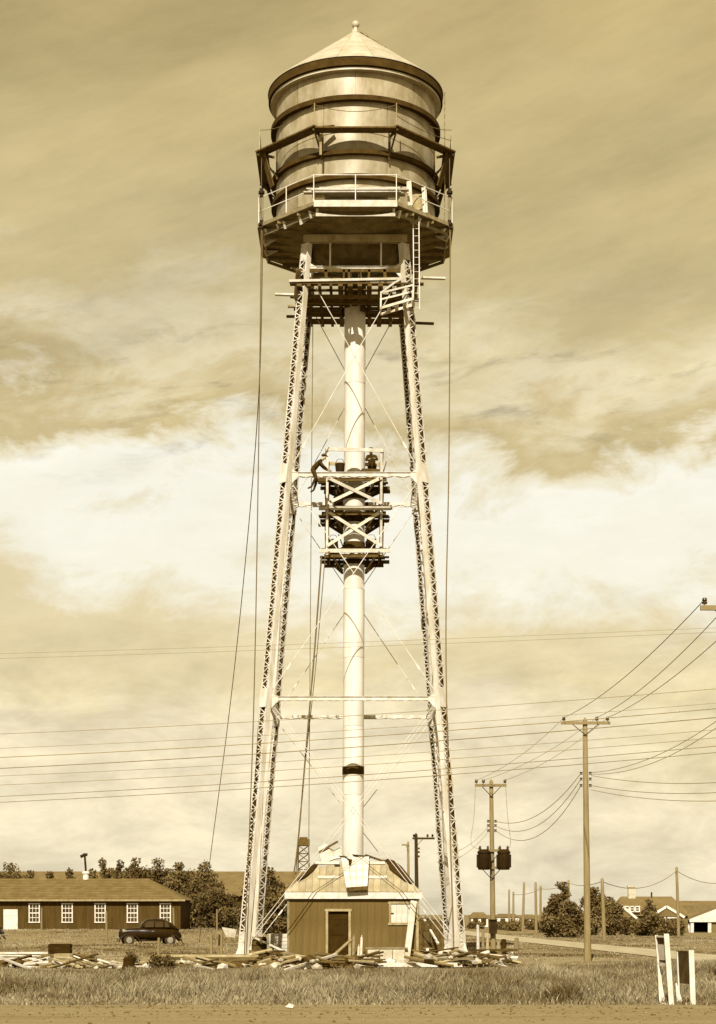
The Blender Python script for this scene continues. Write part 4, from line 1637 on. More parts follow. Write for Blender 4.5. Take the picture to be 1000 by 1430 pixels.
# conductors
sides = ['wire from the arm end', 'wire from the arm middle', 'wire from the arm tip on the lane side']
for i in range(3):
    wire(main_pins[i] + Vector((0, 0, .12)), near_pins[i] + Vector((0, 0, .12)), .35, .016, ['lowest', 'middle', 'uppermost'][i] + ' of three wires rising from the lone pole crossarm to the picture edge', 'wires from the lone pole to the near pole')
    wire(main_pins[i] + Vector((0, 0, .12)), t_pins[i] + Vector((0, 0, .12)), .3, .012, ['first', 'second', 'third'][i] + ' thin wire between the lone pole crossarm and transformer pole crossarm, from the tower', 'wires from the lone pole to the transformer pole')
for i, yy in enumerate((1080, 1088, 1097)):
    wire((gx(818, DP) - .2, DP, gz(yy, DP)), (tx + .17, DT, gz(1147 + 6.5 * i, DT)), 0.75 + .22 * i, .02, ['upper', 'middle', 'lower'][i] + ' slack cable drooping from the lone pole to the transformer pole', 'slack cables between the two poles')
for i, (y0_, y1_, x1_, D1, sg) in enumerate(((1079, 985, 1030, 62, .5), (1081, 992, 1032, 62, .6), (1083, 1090, 1040, 60, .2), (1097, 1104, 1040, 60, .2), (1103, 1117, 1040, 60, .2))):
    wire((gx(819, DP) + .2, DP, gz(y0_, DP)), px(x1_, y1_, D1), sg, .016, ['first', 'second', 'third', 'fourth', 'fifth'][i] + ' wire from the top leaving the lone pole spools towards the lane side picture edge', 'wires leaving the lone pole spools')
for i, (xa, xb) in enumerate(((664, 658), (706, 713))):
    rope([px(xa, 1096, DT - .2), px(xa - 2 + 5 * i, 1140, DT - .3), px(xb, 1178, DT - .4), px(xb + (14 if i == 0 else -6), 1186, DT - .42)], .012, WIRE, 'dropper_wire', 'thin wire dropping from the pole crossarm to the transformer ' + ('nearer the tower leg' if i == 0 else 'facing the lane'), 'wire')
for i, (xa, ya, xb, yb) in enumerate(((683, 1160, 640, 1190), (683, 1153, 640, 1178))):
    wire(px(xa, ya, DT), px(xb - 30, yb + 14, 77), .4, .014, ['lower', 'upper'][i] + ' slack wire from the transformer pole to the tower leg', 'slack wires to the tower leg')
lefty = [1019, 1039, 1053, 1069, 1078, 1091, 1108, 1116]
righty = [957, 977, 984, 996, 1014, 1025, 1036, 1045]
thick = [.012, .010, .017, .018, .010, .012, .014, .014]
ordn = ['topmost', 'second', 'third', 'fourth', 'fifth', 'sixth', 'seventh', 'lowest']
for i in range(8):
    wire(px(-250, lefty[i] + 14, 62), px(1150, righty[i] - 8, 50), .25, thick[i], ordn[i] + ' of the eight wires crossing the whole view in front of the tower legs', 'roadside wires crossing the view')
for i, (a, b) in enumerate(((918, 880), (911, 874))):
    wire(px(-250, a + 8, 66), px(1150, b - 4, 56), .1, .008, ['lower', 'upper'][i] + ' of two faint high wires crossing the view below the riser scaffold', 'faint high wires')


# ================================================================ BARRACKS, HALL, DERRICK
def window(parent, cx, y, z0, z1, w, mull=(3, 4), fm=WHITE, th=.09):
    f = MB()
    for xx in (cx - w / 2, cx + w / 2):
        f.box((xx, y - .03, (z0 + z1) / 2), (th, .10, z1 - z0 - .002))
    for zz in (z0, z1):
        f.box((cx, y - .03, zz), (w + th * 1.6, .12, th))
    win_ = f.build('window', fm, parent)
    nx_, nz_ = mull
    mm = MB()
    for i in range(1, nx_):
        xx = cx - w / 2 + w * i / nx_
        mm.box((xx, y - .02, (z0 + z1) / 2), (.035, .05, z1 - z0 - th))
    for j in range(1, nz_):
        zz = z0 + (z1 - z0) * j / nz_
        mm.box((cx, y - .021, zz), (w - th, .046, .05 if j != nz_ // 2 else .09))
    if mm.v:
        mm.build('muntin', fm, win_)
    g_ = MB()
    g_.box((cx, y + .004, (z0 + z1) / 2), (w - .02, .012, z1 - z0 - .02))
    g_.build('pane', GLASS, win_)
    return win_


DBk = 145.0
bx1 = gx(252, DBk)
bx0 = -52.0
zg = 0.72
barr = thing('barracks', ((bx0 + bx1) / 2, DBk + 4.2, zg), 'long low dark barracks with a hip roof and a row of white framed windows', 'barracks')
zeb = gz(1256, DBk)
m = MB()
m.hexa([Vector((bx0, DBk, zg - .3)), Vector((bx1, DBk, zg - .3)), Vector((bx1, DBk + 8.4, zg - .3)), Vector((bx0, DBk + 8.4, zg - .3))],
       [Vector((bx0, DBk, zeb)), Vector((bx1, DBk, zeb)), Vector((bx1, DBk + 8.4, zeb)), Vector((bx0, DBk + 8.4, zeb))])
m.build('wall', BARRACK, barr)
nstr = int((bx1 - gx(-20, DBk)) / 0.62)
for i in range(nstr):
    m = MB()
    xx = bx1 - .3 - i * .62
    m.box((xx, DBk - .012, (zg + zeb) / 2), (.06, .024, zeb - zg))
    m.build('batten', BARRACK, barr)
oh = .4
zrid = gz(1227, DBk + 4.2)
rx = gx(208, DBk + 4.2)
e0, e1, e2_, e3 = Vector((bx0 - oh, DBk - oh, zeb - .05)), Vector((bx1 + oh, DBk - oh, zeb - .05)), Vector((bx1 + oh, DBk + 8.4 + oh, zeb - .05)), Vector((bx0 - oh, DBk + 8.4 + oh, zeb - .05))
ra, rb = Vector((bx0 + 3, DBk + 4.2, zrid)), Vector((rx, DBk + 4.2, zrid))
m = MB()
m.add([e0, e1, e2_, e3, ra, rb], [(0, 1, 5, 4), (1, 2, 5), (2, 3, 4, 5), (3, 0, 4), (3, 2, 1, 0)])
broof = m.build('roof', SHINGLE, barr)
for j in range(1, 13):                                                # shingle courses
    t_ = j / 13
    a, b = e0.lerp(ra, t_), e1.lerp(rb, t_)
    m = MB()
    m.bar(a + Vector((0, -.02, .012)), b + Vector((0, -.02, .012)), .06, .035)
    m.build('shingle_course', SHINGLE, broof)
m = MB()
m.bar(e0 + Vector((0, -.02, -.03)), e1 + Vector((.02, -.02, -.03)), .05, .14)
m.build('gutter', OLDWOOD, broof)
for xx in (2, 48, 94, 140, 185, 231):
    if xx == 2:
        continue
    window(barr, gx(xx, DBk), DBk, gz(1288, DBk), gz(1262, DBk), .82, (3, 4))
m = MB()
m.box((gx(15, DBk), DBk - .05, (zg + gz(1270, DBk)) / 2), (1.15, .08, gz(1270, DBk) - zg))
m.box((gx(15, DBk), DBk - .08, 1.9), (.9, .06, .1))
m.build('door', WHITE, barr)
# stove pipe with cowl
cpx = px(120, 1226, DBk + 4.2)
m = MB()
m.lathe([(.26, -.4), (.26, .35), (.34, .36), (.30, .55), (.0, .56)], cpx, 12)
ch_ = m.build('chimney', WHITE, broof, smooth=True)
m = MB()
m.path([cpx + Vector((0, 0, .5)), cpx + Vector((-.1, 0, 1.9))], .085, 10)
m.path([cpx + Vector((-.45, 0, 1.75)), cpx + Vector((-.1, 0, 1.95)), cpx + Vector((.12, 0, 1.92))], .13, 10)
m.build('cowl', BLACK, barr, smooth=True)
# long hall behind the trees
DHl = 265.0
hall = thing('long_hall', (gx(200, DHl), DHl + 8, .7), 'very long dark roofed hall stretching behind the tree row', 'hall')
hx0, hx1 = gx(-150, DHl), gx(478, DHl)
m = MB()
m.box(((hx0 + hx1) / 2, DHl + 9, 2.5), (hx1 - hx0 - 1, 16, 4.6))
m.build('wall', BARRACK, hall)
zr_, ze_ = gz(1217, DHl + 9), gz(1251, DHl)
m = MB()
m.add([(hx0, DHl, ze_), (hx1, DHl, ze_), (hx1, DHl + 18, ze_), (hx0, DHl + 18, ze_), (hx0, DHl + 9, zr_), (hx1, DHl + 9, zr_)], [(0, 1, 5, 4), (2, 3, 4, 5), (1, 2, 5), (3, 0, 4), (3, 2, 1, 0)])
hroof = m.build('roof', SHINGLE_D, hall)
# far lattice derrick
DD = 300.0
dk = thing('lattice_tower', (gx(424, DD), DD, 0), 'far slender lattice tower with a dark boxed head seen past the shed roof', 'tower')
w0, w1_ = 1.15, .85
zt_ = gz(1181, DD)
for sx_ in (-1, 1):
    for sy_ in (-1, 1):
        m = MB()
        m.bar((gx(424, DD) + sx_ * w0, DD + sy_ * w0, 0), (gx(424, DD) + sx_ * w1_, DD + sy_ * w1_, zt_), .16, .16)
        m.build('leg', DARKWOOD, dk)
m = MB()
nl = 10
for j in range(nl):
    a, b = j / nl, (j + 1) / nl
    za, zb = zt_ * a, zt_ * b
    wa, wb = w0 + (w1_ - w0) * a, w0 + (w1_ - w0) * b
    for sy_ in (-1, 1):
        m.bar((gx(424, DD) - wa, DD + sy_ * wa, za), (gx(424, DD) + wb, DD + sy_ * wb, zb), .1, .1)
        m.bar((gx(424, DD) + wa, DD + sy_ * wa, za), (gx(424, DD) - wb, DD + sy_ * wb, zb), .1, .1)
        m.bar((gx(424, DD) - wb, DD + sy_ * wb, zb), (gx(424, DD) + wb, DD + sy_ * wb, zb), .1, .1)
    for sx_ in (-1, 1):
        m.bar((gx(424, DD) + sx_ * wa, DD - wa, za), (gx(424, DD) + sx_ * wb, DD + wb, zb), .1, .1)
        m.bar((gx(424, DD) + sx_ * wa, DD + wa, za), (gx(424, DD) + sx_ * wb, DD - wb, zb), .1, .1)
m.build('lattice', DARKWOOD, dk)
m = MB()
m.box((gx(424, DD), DD, (zt_ + gz(1172, DD)) / 2), (2.0, 2.0, gz(1172, DD) - zt_))
m.box((gx(424, DD), DD, gz(1171, DD)), (1.3, 1.3, .4))
m.build('head_box', DARKWOOD, dk)


# ================================================================ HOUSES AT THE RIGHT
def gable_roof(m, x0, x1, y0, y1, ze__, zr__, axis='x', hip=0.0):
    if axis == 'x':
        ym = (y0 + y1) / 2
        m.add([(x0, y0, ze__), (x1, y0, ze__), (x1, y1, ze__), (x0, y1, ze__), (x0 + hip, ym, zr__), (x1 - hip, ym, zr__)], [(0, 1, 5, 4), (2, 3, 4, 5), (1, 2, 5), (3, 0, 4), (3, 2, 1, 0)])
    else:
        xm = (x0 + x1) / 2
        m.add([(x0, y0, ze__), (x1, y0, ze__), (x1, y1, ze__), (x0, y1, ze__), (xm, y0 + hip, zr__), (xm, y1 - hip, zr__)], [(0, 1, 4), (1, 2, 5, 4), (2, 3, 5), (3, 0, 4, 5), (3, 2, 1, 0)])


DH = 225.0
GR = -.45
bx_, bX = gx(858, DH), gx(966, DH)
house = thing('bungalow', ((bx_ + bX) / 2, DH + 5, GR), 'dark roofed bungalow with two white trimmed porch gables behind the trees across the lane', 'house')
zeh, zrh = gz(1279, DH), gz(1252, DH + 5)
m = MB()
m.box(((bx_ + bX) / 2, DH + 5.2, (GR + zeh) / 2), (bX - bx_ - .8, 9.6, zeh - GR))
m.build('wall', HOUSEWALL, house)
m = MB()
gable_roof(m, bx_, bX, DH, DH + 10.4, zeh, zrh, 'x', 1.6)
hr_ = m.build('roof', SHINGLE_D, house)
m = MB()
c = px(882, 1250, DH + 5)
m.box(c + Vector((0, 0, .1)), (.9, .7, 1.9))
m.box(c + Vector((0, 0, 1.1)), (1.05, .85, .2))
m.build('chimney', CONC, hr_)
m = MB()
m.path([px(910, 1254, DH + 5), px(910, 1246, DH + 5)], .1, 8)
m.build('vent_pipe', BLACK, hr_)
for (xp, yp, xl, xr, ye) in ((868, 1265, 845, 890, 1282), (931, 1266, 906, 956, 1280)):
    zp, zE = gz(yp, DH - 2), gz(ye, DH - 2)
    m = MB()
    a_, b_ = gx(xl, DH - 2), gx(xr, DH - 2)
    c_ = gx(xp, DH - 2)
    m.add([(a_, DH - 2, zE), (b_, DH - 2, zE), (c_, DH - 2, zp), (a_, DH + 4, zE), (b_, DH + 4, zE), (c_, DH + 4, zp)], [(0, 1, 2), (3, 5, 4), (0, 2, 5, 3), (2, 1, 4, 5), (0, 3, 4, 1)])
    gb = m.build('porch_gable', SHINGLE_D, house)
    m = MB()
    for e_ in (a_, b_):
        m.bar((c_, DH - 2.08, zp), (e_, DH - 2.08, zE - .1), .12, .30)
    m.build('bargeboard', WHITE, gb)
    m = MB()
    m.box(((a_ + b_) / 2, DH + .5, (zE + GR) / 2), (b_ - a_ - .8, 4.8, zE - GR - .02))
    pw = m.build('porch_wall', HOUSEWALL, house)
    window(house, c_ + .6, DH - 1.9, zE - 1.1, zE - .15, 1.5, (3, 2), th=.16)
for i in range(3):
    window(house, gx(876 + 7 * i, DH), DH - .02, gz(1273, DH), gz(1266, DH), .5, (1, 2), th=.14)
DG = 232.0
h2 = thing('dark_house', (gx(1000, DG), DG + 18, GR), 'second dark roofed house behind the white garage', 'house')
m = MB()
m.box((gx(1015, DG + 14), DG + 20, 1.4), (12.5, 9, 3.6))
m.build('wall', HOUSEWALL, h2)
m = MB()
gable_roof(m, gx(940, DG + 14), gx(1110, DG + 14), DG + 14, DG + 25, gz(1281, DG + 14), gz(1258, DG + 19), 'x', 1.2)
m.build('roof', SHINGLE_D, h2)
gar = thing('garage', (gx(985, DG), DG + 3, GR), 'small white fronted garage with a dark open doorway at the far side of the lane', 'garage')
xg0, xg1 = gx(964, DG), gx(1052, DG)
xm = gx(1008, DG)
zge, zgr = gz(1285, DG), gz(1268, DG)
m = MB()
m.add([(xg0, DG + .3, zge), (xg1, DG + .3, zge), (xg1, DG + 7, zge), (xg0, DG + 7, zge), (xm, DG + .3, zgr), (xm, DG + 7, zgr)], [(0, 1, 4), (1, 2, 5, 4), (2, 3, 5), (3, 0, 4, 5), (3, 2, 1, 0)])
m.build('roof', SHINGLE_D, gar)
for xx in (967, 991.5, 1024, 1049):
    m = MB()
    m.box((gx(xx, DG), DG + .3, (GR + zge) / 2), (.42, .3, zge - GR))
    m.build('door_post', WHITE, gar)
m = MB()
m.prism([(xg0 - .1, DG, zge - .25), (xg1 + .1, DG, zge - .25), (xg1 + .1, DG, zge + .1), (xm, DG, zgr + .15), (xg0 - .1, DG, zge + .1)], (0, .2, 0))
m.build('gable_front', WHITE, gar)
m = MB()
m.box(((gx(991, DG) + gx(1025, DG)) / 2, DG + .4, (GR + zge) / 2), (gx(1025, DG) - gx(991, DG), .1, zge - GR))
m.build('front_wall', HOUSEWALL, gar)
m = MB()
m.box(((xg0 + xg1) / 2, DG + 5.5, (GR + zge) / 2), (xg1 - xg0 - .4, .2, zge - GR - .1))
m.box((xg0 + .3, DG + 3, (GR + zge) / 2), (.15, 5, zge - GR - .1))
m.build('rear_wall', DOORDARK, gar)
for i, xx in enumerate((954, 958, 962)):
    m = MB()
    D = DG - 3
    m.bar((gx(xx, D), D, GR - .1), (gx(xx, D), D, gz(1294 - i, D)), .22, .06)
    m.bar((gx(xx, D), D, gz(1294 - i, D)), (gx(xx, D), D, gz(1292 - i, D)), .08, .05)
    tag(m.build('picket', WHITE), ['short white picket beside the garage, farthest from its doorway', 'short white picket beside the garage, the middle one of three', 'short white picket beside the garage, close to its doorway'][i], 'picket', 'white pickets beside the garage')
for (xa, xb, yr, ye, D, wm, lab) in ((656, 684, 1274, 1282, 275, PALEWALL, 'tiny far cottage partly hidden by the tower leg'), (692, 727, 1276, 1281, 290, PALEWALL, 'tiny far white cottage down the lane with a pale roof'), (728, 752, 1277, 1283, 300, PALEWALL, 'tiny far dark roofed cottage behind the far poles'), (668, 695, 1280, 1287, 430, HOUSEWALL, 'tiny far dark cottage behind the transformer pole'),
                                     (808, 826, 1274, 1287, 300, HOUSEWALL, 'far dark house half hidden between the two leafy trees')):
    c_ = thing('cottage', (gx((xa + xb) / 2, D), D + 3, tz(gx(xa, D), D)), lab, 'cottage', 'far cottages')
    z0_ = tz(gx((xa + xb) / 2, D), D)
    m = MB()
    m.box((gx((xa + xb) / 2, D), D + 3, (z0_ + gz(ye, D)) / 2), (gx(xb, D) - gx(xa, D) - .5, 5.6, gz(ye, D) - z0_))
    w_ = m.build('wall', wm, c_)
    m = MB()
    gable_roof(m, gx(xa, D), gx(xb, D), D, D + 6, gz(ye, D), gz(yr, D + 3), 'x', .7)
    m.build('roof', SHINGLE_D if wm is not HOUSEWALL or 'dark' in lab else SHINGLE, c_)
    for q in (.3, .7):
        m = MB()
        m.box((gx(xa + (xb - xa) * q, D), D + .18, (z0_ + gz(ye, D)) / 2 + .1), (.8, .06, 1.0))
        m.build('window', GLASS, c_)


# ================================================================ TREES AND SHRUBS
nrs = np.random.RandomState(11)


def leaves(parent, name, clumps, n, size, seed):
    r = np.random.RandomState(seed)
    vol = np.array([c[1][0] * c[1][1] * c[1][2] for c in clumps])
    idx = r.choice(len(clumps), n, p=vol / vol.sum())
    C = np.array([c[0] for c in clumps])[idx]
    S = np.array([c[1] for c in clumps])[idx]
    d = r.normal(size=(n, 3))
    d /= np.linalg.norm(d, axis=1)[:, None]
    rr = r.rand(n) ** 0.45
    P = C + d * S * rr[:, None] * (0.85 + 0.3 * r.rand(n)[:, None])
    u = r.normal(size=(n, 3))
    u /= np.linalg.norm(u, axis=1)[:, None]
    w = np.cross(u, r.normal(size=(n, 3)))
    w /= np.linalg.norm(w, axis=1)[:, None]
    sz = size * (0.6 + 0.8 * r.rand(n))[:, None]
    V = np.stack([P - u * sz, P + w * sz * .55, P + u * sz, P - w * sz * .55], 1).reshape(-1, 3)
    Fq = np.arange(4 * n).reshape(-1, 4)
    base = r.rand(len(clumps))[idx] * .72 + r.rand(n) * .28
    return soup(name, V, Fq, np.repeat(base, 4), LEAF, parent)


def tree(x, D, h, w, label, seed, shape='round', n=2200, cat='tree', group=None, leaf=.2, low=.12):
    z0_ = tz(x, D)
    r = random.Random(seed)
    root = thing('leafy_tree' if cat == 'tree' else 'shrub', (x, D, z0_), label, cat, group)
    m = MB()
    b = Vector((x, D, z0_ - .1))
    t0 = .035 * h
    pts = [b, b + Vector((r.uniform(-.1, .1), 0, h * .3)), b + Vector((r.uniform(-.2, .2), r.uniform(-.2, .2), h * .6)), b + Vector((r.uniform(-.2, .2), 0, h * .9))]
    m.path(pts, [t0, t0 * .8, t0 * .5, t0 * .12], 8)
    clumps = []
    k = int(10 + h * 1.6)
    for i in range(k):
        f = (i + .5) / k
        zz = low + (1 - low) * f
        if shape == 'round':
            prof_ = math.sqrt(max(.05, 1 - (2 * f - .85) ** 2 * .9)) if f > .4 else .75 + .5 * f
        elif shape == 'cone':
            prof_ = 1.05 * (1 - f) ** .7 + .12
        else:
            prof_ = .55 + .5 * math.sin(math.pi * min(1, f * 1.05)) if f < .9 else .35
        a = r.uniform(0, 2 * math.pi)
        rad_ = w / 2 * prof_ * r.uniform(.25, .78)
        c = Vector((x + math.cos(a) * rad_, D + math.sin(a) * rad_, z0_ + h * zz * .97 - .05 * h))
        s = w * .5 * prof_ * r.uniform(.32, .55) + .15
        clumps.append((tuple(c), (s, s, s * r.uniform(.7, 1.15))))
        st_ = pts[0].lerp(pts[3], max(.12, zz * .75))
        m.path([st_, st_.lerp(c, .55) + Vector((0, 0, .1)), c], [t0 * .35, t0 * .22, t0 * .08], 5)
    clumps.append(((x, D, z0_ + h * .93), (w * .16, w * .16, h * .08)))
    m.build('trunk', BARK, root, smooth=True)
    leaves(root, 'crown', clumps, n, leaf, seed)
    return root


TREES = [(14, 1204, 46, 172, 'round leafy tree at the far picture edge behind the barracks roof', 'round'), (97, 1213, 22, 176, 'small low tree peeping over the barracks roof near the stove pipe', 'round'),
         (143, 1199, 26, 172, 'slim leafy tree just past the stove pipe, first of the row', 'round'), (168, 1202, 24, 176, 'slim leafy tree, second of the row behind the barracks roof', 'round'), (189, 1197, 30, 170, 'leafy tree, third of the row behind the barracks roof', 'round'),
         (221, 1197, 36, 168, 'broad leafy tree behind the end of the barracks ridge', 'round'), (250, 1204, 30, 166, 'leafy tree behind the barracks hip end', 'round'), (286, 1202, 34, 164, 'tall leafy tree standing clear past the barracks end', 'round'),
         (268, 1230, 44, 162, 'bushy tree right against the barracks end', 'round'), (303, 1240, 40, 158, 'low bushy tree between the barracks end and the tower leg', 'round'),
         (42, 1216, 26, 184, 'low dark tree beside the round tree at the picture edge', 'round'), (70, 1217, 24, 186, 'low dark tree between the edge tree and the stove pipe', 'round'), (128, 1214, 26, 182, 'low dark tree half hidden before the stove pipe tree', 'round'), (156, 1212, 26, 182, 'low dark tree between the first two slim trees', 'round'), (179, 1212, 28, 182, 'low dark tree between the second and third row trees', 'round'),
         (205, 1210, 30, 180, 'low dark tree beside the broad tree behind the ridge end', 'round'), (236, 1212, 30, 178, 'low dark tree between the broad tree and the hip end tree', 'round'), (268, 1214, 30, 175, 'low dark tree just before the tall clear tree', 'round'),
         (375, 1211, 44, 150, 'leafy tree between the tower leg and the shed', 'round'), (395, 1236, 40, 146, 'low bushy tree right behind the shed wall', 'round')]
for i, (xx, yt, wpx, D, lab, sh) in enumerate(TREES):
    x_ = gx(xx, D)
    h_ = gz(yt, D) - tz(x_, D)
    tree(x_, D, h_, wpx * D / F * 1.6, lab, 100 + i, sh, 5600, group='trees behind the barracks', leaf=.14)
RT = [(784, 1231, 50, 150, 'pointed leafy tree standing alone across the lane', 'cone', 3400), (829, 1238, 46, 172, 'leafy tree behind the slim pale pole across the lane', 'round', 2600), (851, 1252, 34, 180, 'leafy tree before the bungalow end wall', 'round', 2000),
      (906, 1256, 30, 190, 'pointed tree between the bungalow porch gables', 'cone', 1800), (806, 1276, 34, 165, 'low bushy tree at the foot of the two leafy trees', 'round', 1500)]
for i, (xx, yt, wpx, D, lab, sh, n_) in enumerate(RT):
    x_ = gx(xx, D)
    h_ = gz(yt, D) - tz(x_, D)
    tree(x_, D, h_, wpx * D / F * 1.08, lab, 300 + i, sh, n_ * 2, group='trees across the lane', leaf=.14)
SH = [(876, 1281, 34, 195, 'rounded shrub under the first porch gable of the bungalow'), (900, 1284, 34, 192, 'rounded shrub between the bungalow porches'), (926, 1281, 36, 196, 'rounded shrub under the second porch gable of the bungalow'), (946, 1284, 26, 200, 'rounded shrub behind the leaning bare pole'),
      (700, 1291, 24, 225, 'low dark shrub beside the transformer pole far down the lane'), (716, 1292, 24, 212, 'low dark shrub among the far poles'), (746, 1290, 26, 240, 'low shrub before the far cottages'), (765, 1286, 30, 190, 'low shrub beside the pointed leafy tree'),
      (664, 1291, 22, 235, 'low dark shrub behind the timber heap'), (320, 1268, 36, 152, 'low shrub under the trees beside the tower leg'), (345, 1262, 36, 155, 'tall shrub directly behind the tower leg'), (600, 1284, 40, 210, 'low shrub far behind the plank fence'), (630, 1284, 40, 220, 'low shrub far behind the right tower legs')]
for i, (xx, yt, wpx, D, lab) in enumerate(SH):
    x_ = gx(xx, D)
    h_ = max(.9, gz(yt, D) - tz(x_, D))
    tree(x_, D, h_, wpx * D / F * 1.15, lab, 500 + i, 'round', 1700, cat='shrub', group='low shrubs', leaf=.13, low=.2)
for i, (xx, yt, wpx, D, lab) in enumerate(((219, 1349, 17, 60, 'dark weed clump in the grass before the stump'), (234, 1352, 15, 60.5, 'smaller dark weed clump beside the bigger weed clump'), (183, 1345, 14, 66, 'weed clump growing beside the black stump'))):
    x_ = gx(xx, D)
    tree(x_, D, gz(yt, D) + .02 if gz(yt, D) > .3 else .55, wpx * D / F * 1.1, lab, 700 + i, 'round', 420, cat='weed', group='weed clumps', leaf=.055, low=.3)


# ================================================================ CARS
def make_car(label):
    """1930s fastback sedan, nose towards -x, built at the origin"""
    root = thing('parked_car', (0, 0, 0), label, 'car', 'parked cars')

    def loft(stations, name, m_, parent, nn=20, pw=3.2):
        mb = MB()
        vs_, fs_ = [], []
        for (x, hw_, z0_, z1_) in stations:
            cz_, hz_ = (z0_ + z1_) / 2, (z1_ - z0_) / 2
            for k in range(nn):
                a = 2 * math.pi * k / nn
                ca, sa = math.cos(a), math.sin(a)
                vs_.append((x, hw_ * math.copysign(abs(ca) ** (2 / pw), ca), cz_ + hz_ * math.copysign(abs(sa) ** (2 / pw), sa)))
        for i in range(len(stations) - 1):
            for k in range(nn):
                k2 = (k + 1) % nn
                fs_.append((i * nn + k, i * nn + k2, (i + 1) * nn + k2, (i + 1) * nn + k))
        fs_.append(tuple(range(nn)))
        fs_.append(tuple(reversed(range((len(stations) - 1) * nn, len(stations) * nn))))
        mb.add(vs_, fs_)
        return mb.build(name, m_, parent, smooth=True)
    body = loft([(-1.95, .20, .48, .86), (-1.85, .30, .45, 1.0), (-1.3, .40, .42, 1.06), (-.75, .58, .38, 1.10), (-.4, .72, .36, 1.12), (.3, .78, .34, 1.10), (1.0, .78, .34, 1.08), (1.6, .70, .38, 1.02), (2.0, .52, .44, .88), (2.15, .34, .5, .7)], 'body', CARPAINT, root)
    cabin = loft([(-.62, .50, .95, 1.06), (-.38, .60, .95, 1.45), (-.1, .64, .95, 1.60), (.4, .66, .95, 1.66), (.95, .63, .95, 1.62), (1.4, .54, .95, 1.42), (1.8, .42, .92, 1.15), (2.0, .3, .9, 1.0)], 'cabin', CARPAINT, root, pw=2.9)
    for s in (-1, 1):
        for (xa, xb, xa2, xb2) in ((-.34, .28, -.20, .28), (.36, .92, .36, .86), (1.0, 1.3, .96, 1.18)):
            m_ = MB()
            m_.prism([(xa, s * .672, 1.12), (xb, s * .69, 1.12), (xb2, s * .655, 1.46), (xa2, s * .635, 1.46)], (0, s * .012, 0))
            m_.build('window', GLASS, cabin)
        # fenders
        for (cx_, w_) in ((-1.32, .30), (1.35, .26)):
            m_ = MB()
            pts = [(cx_ - .66, .30), (cx_ - .56, .50), (cx_ - .36, .70), (cx_, .80), (cx_ + .38, .70), (cx_ + .62, .48), (cx_ + .8, .32)]
            vs_, fs_ = [], []
            for (x_, z_) in pts:
                for (yo, zo) in ((.40, -.03), (.46, .02), (.46 + w_ * .5, .03), (.42 + w_, -.03), (.44 + w_, -.13), (.42 + w_ - .03, -.13)):
                    vs_.append((x_, s * yo, z_ + zo))
            for i_ in range(len(pts) - 1):
                for k in range(6):
                    k2 = (k + 1) % 6
                    fs_.append((i_ * 6 + k, i_ * 6 + k2, (i_ + 1) * 6 + k2, (i_ + 1) * 6 + k))
            fs_ += [tuple(range(6)), tuple(range(6 * len(pts) - 1, 6 * len(pts) - 7, -1))]
            m_.add(vs_, fs_)
            m_.build('fender', CARPAINT, root, smooth=True)
        m_ = MB()
        m_.box((.03, s * .78, .31), (1.5, .18, .05))
        m_.build('running_board', BLACK, root)
        for cx_ in (-1.32, 1.35):
            m_ = MB()
            rot_ = Matrix.Rotation(R(90), 3, 'X')
            prof_ = [(.22, -.07), (.33, -.075), (.36, -.03), (.36, .03), (.33, .075), (.22, .07)]
            vs_, fs_ = [], []
            for k in range(20):
                a = 2 * math.pi * k / 20
                for (r_, yo) in prof_:
                    vs_.append((cx_ + r_ * math.cos(a), s * .64 + yo, .36 + r_ * math.sin(a)))
            for k in range(20):
                for q in range(6):
                    fs_.append((k * 6 + q, ((k + 1) % 20) * 6 + q, ((k + 1) % 20) * 6 + (q + 1) % 6, k * 6 + (q + 1) % 6))
            m_.add(vs_, fs_)
            wh = m_.build('wheel', RUBBER, root, smooth=True)
            m_ = MB()
            m_.tube((cx_, s * .59, .36), (cx_, s * .695, .36), .225, .19, 16)
            m_.tube((cx_, s * .69, .36), (cx_, s * .72, .36), .09, .06, 12)
            m_.build('rim', CHROME, wh, smooth=True)
        m_ = MB()
        m_.path([(-1.72, s * .42, .88), (-1.62, s * .42, .89), (-1.4, s * .42, .88)], [.12, .12, .03], 12)
        m_.build('headlight', CHROME, root, smooth=True)
        m_ = MB()
        m_.bar((.12, s * .80, .88), (.3, s * .80, .88), .03, .03)
        m_.build('handle', CHROME, root)
    m_ = MB()
    m_.prism([(-.50, -.46, 1.14), (-.50, .46, 1.14), (-.34, .44, 1.44), (-.34, -.44, 1.44)], (-.03, 0, .01))
    m_.build('windshield', GLASS, cabin)
    m_ = MB()
    m_.prism([(1.36, -.3, 1.40), (1.36, .3, 1.40), (1.62, .26, 1.26), (1.62, -.26, 1.26)], (.03, 0, .03))
    m_.build('rear_window', GLASS, cabin)
    for x_ in (-2.1, 2.3):
        m_ = MB()
        m_.path([(x_ * .96, -.78, .5), (x_, -.4, .5), (x_, .4, .5), (x_ * .96, .78, .5)], .05, 8)
        m_.build('bumper', CHROME, root, smooth=True)
    m_ = MB()
    for i_ in range(7):
        m_.box((-1.93 - .01 * (i_ % 2), -.15 + i_ * .05, .72), (.06, .02, .42))
    m_.build('grille', CHROME, root)
    return root


DCc = 117.0
car = make_car('black old fastback sedan parked in the grass before the barracks')
car2 = copy_tree(car)
car.scale = car2.scale = (1.0, 1.0, 1.09)
car.location = (gx(207, DCc), DCc, tz(gx(207, DCc), DCc) - .10)
car.rotation_euler = (0, 0, R(14))
D = 122
car2.location = (gx(6, D) - 2.2, D, tz(gx(0, D) - 2, D) - .02)
car2.rotation_euler = (0, 0, R(-6))
car2['label'] = 'black car at the picture edge before the barracks door, only its tail showing'


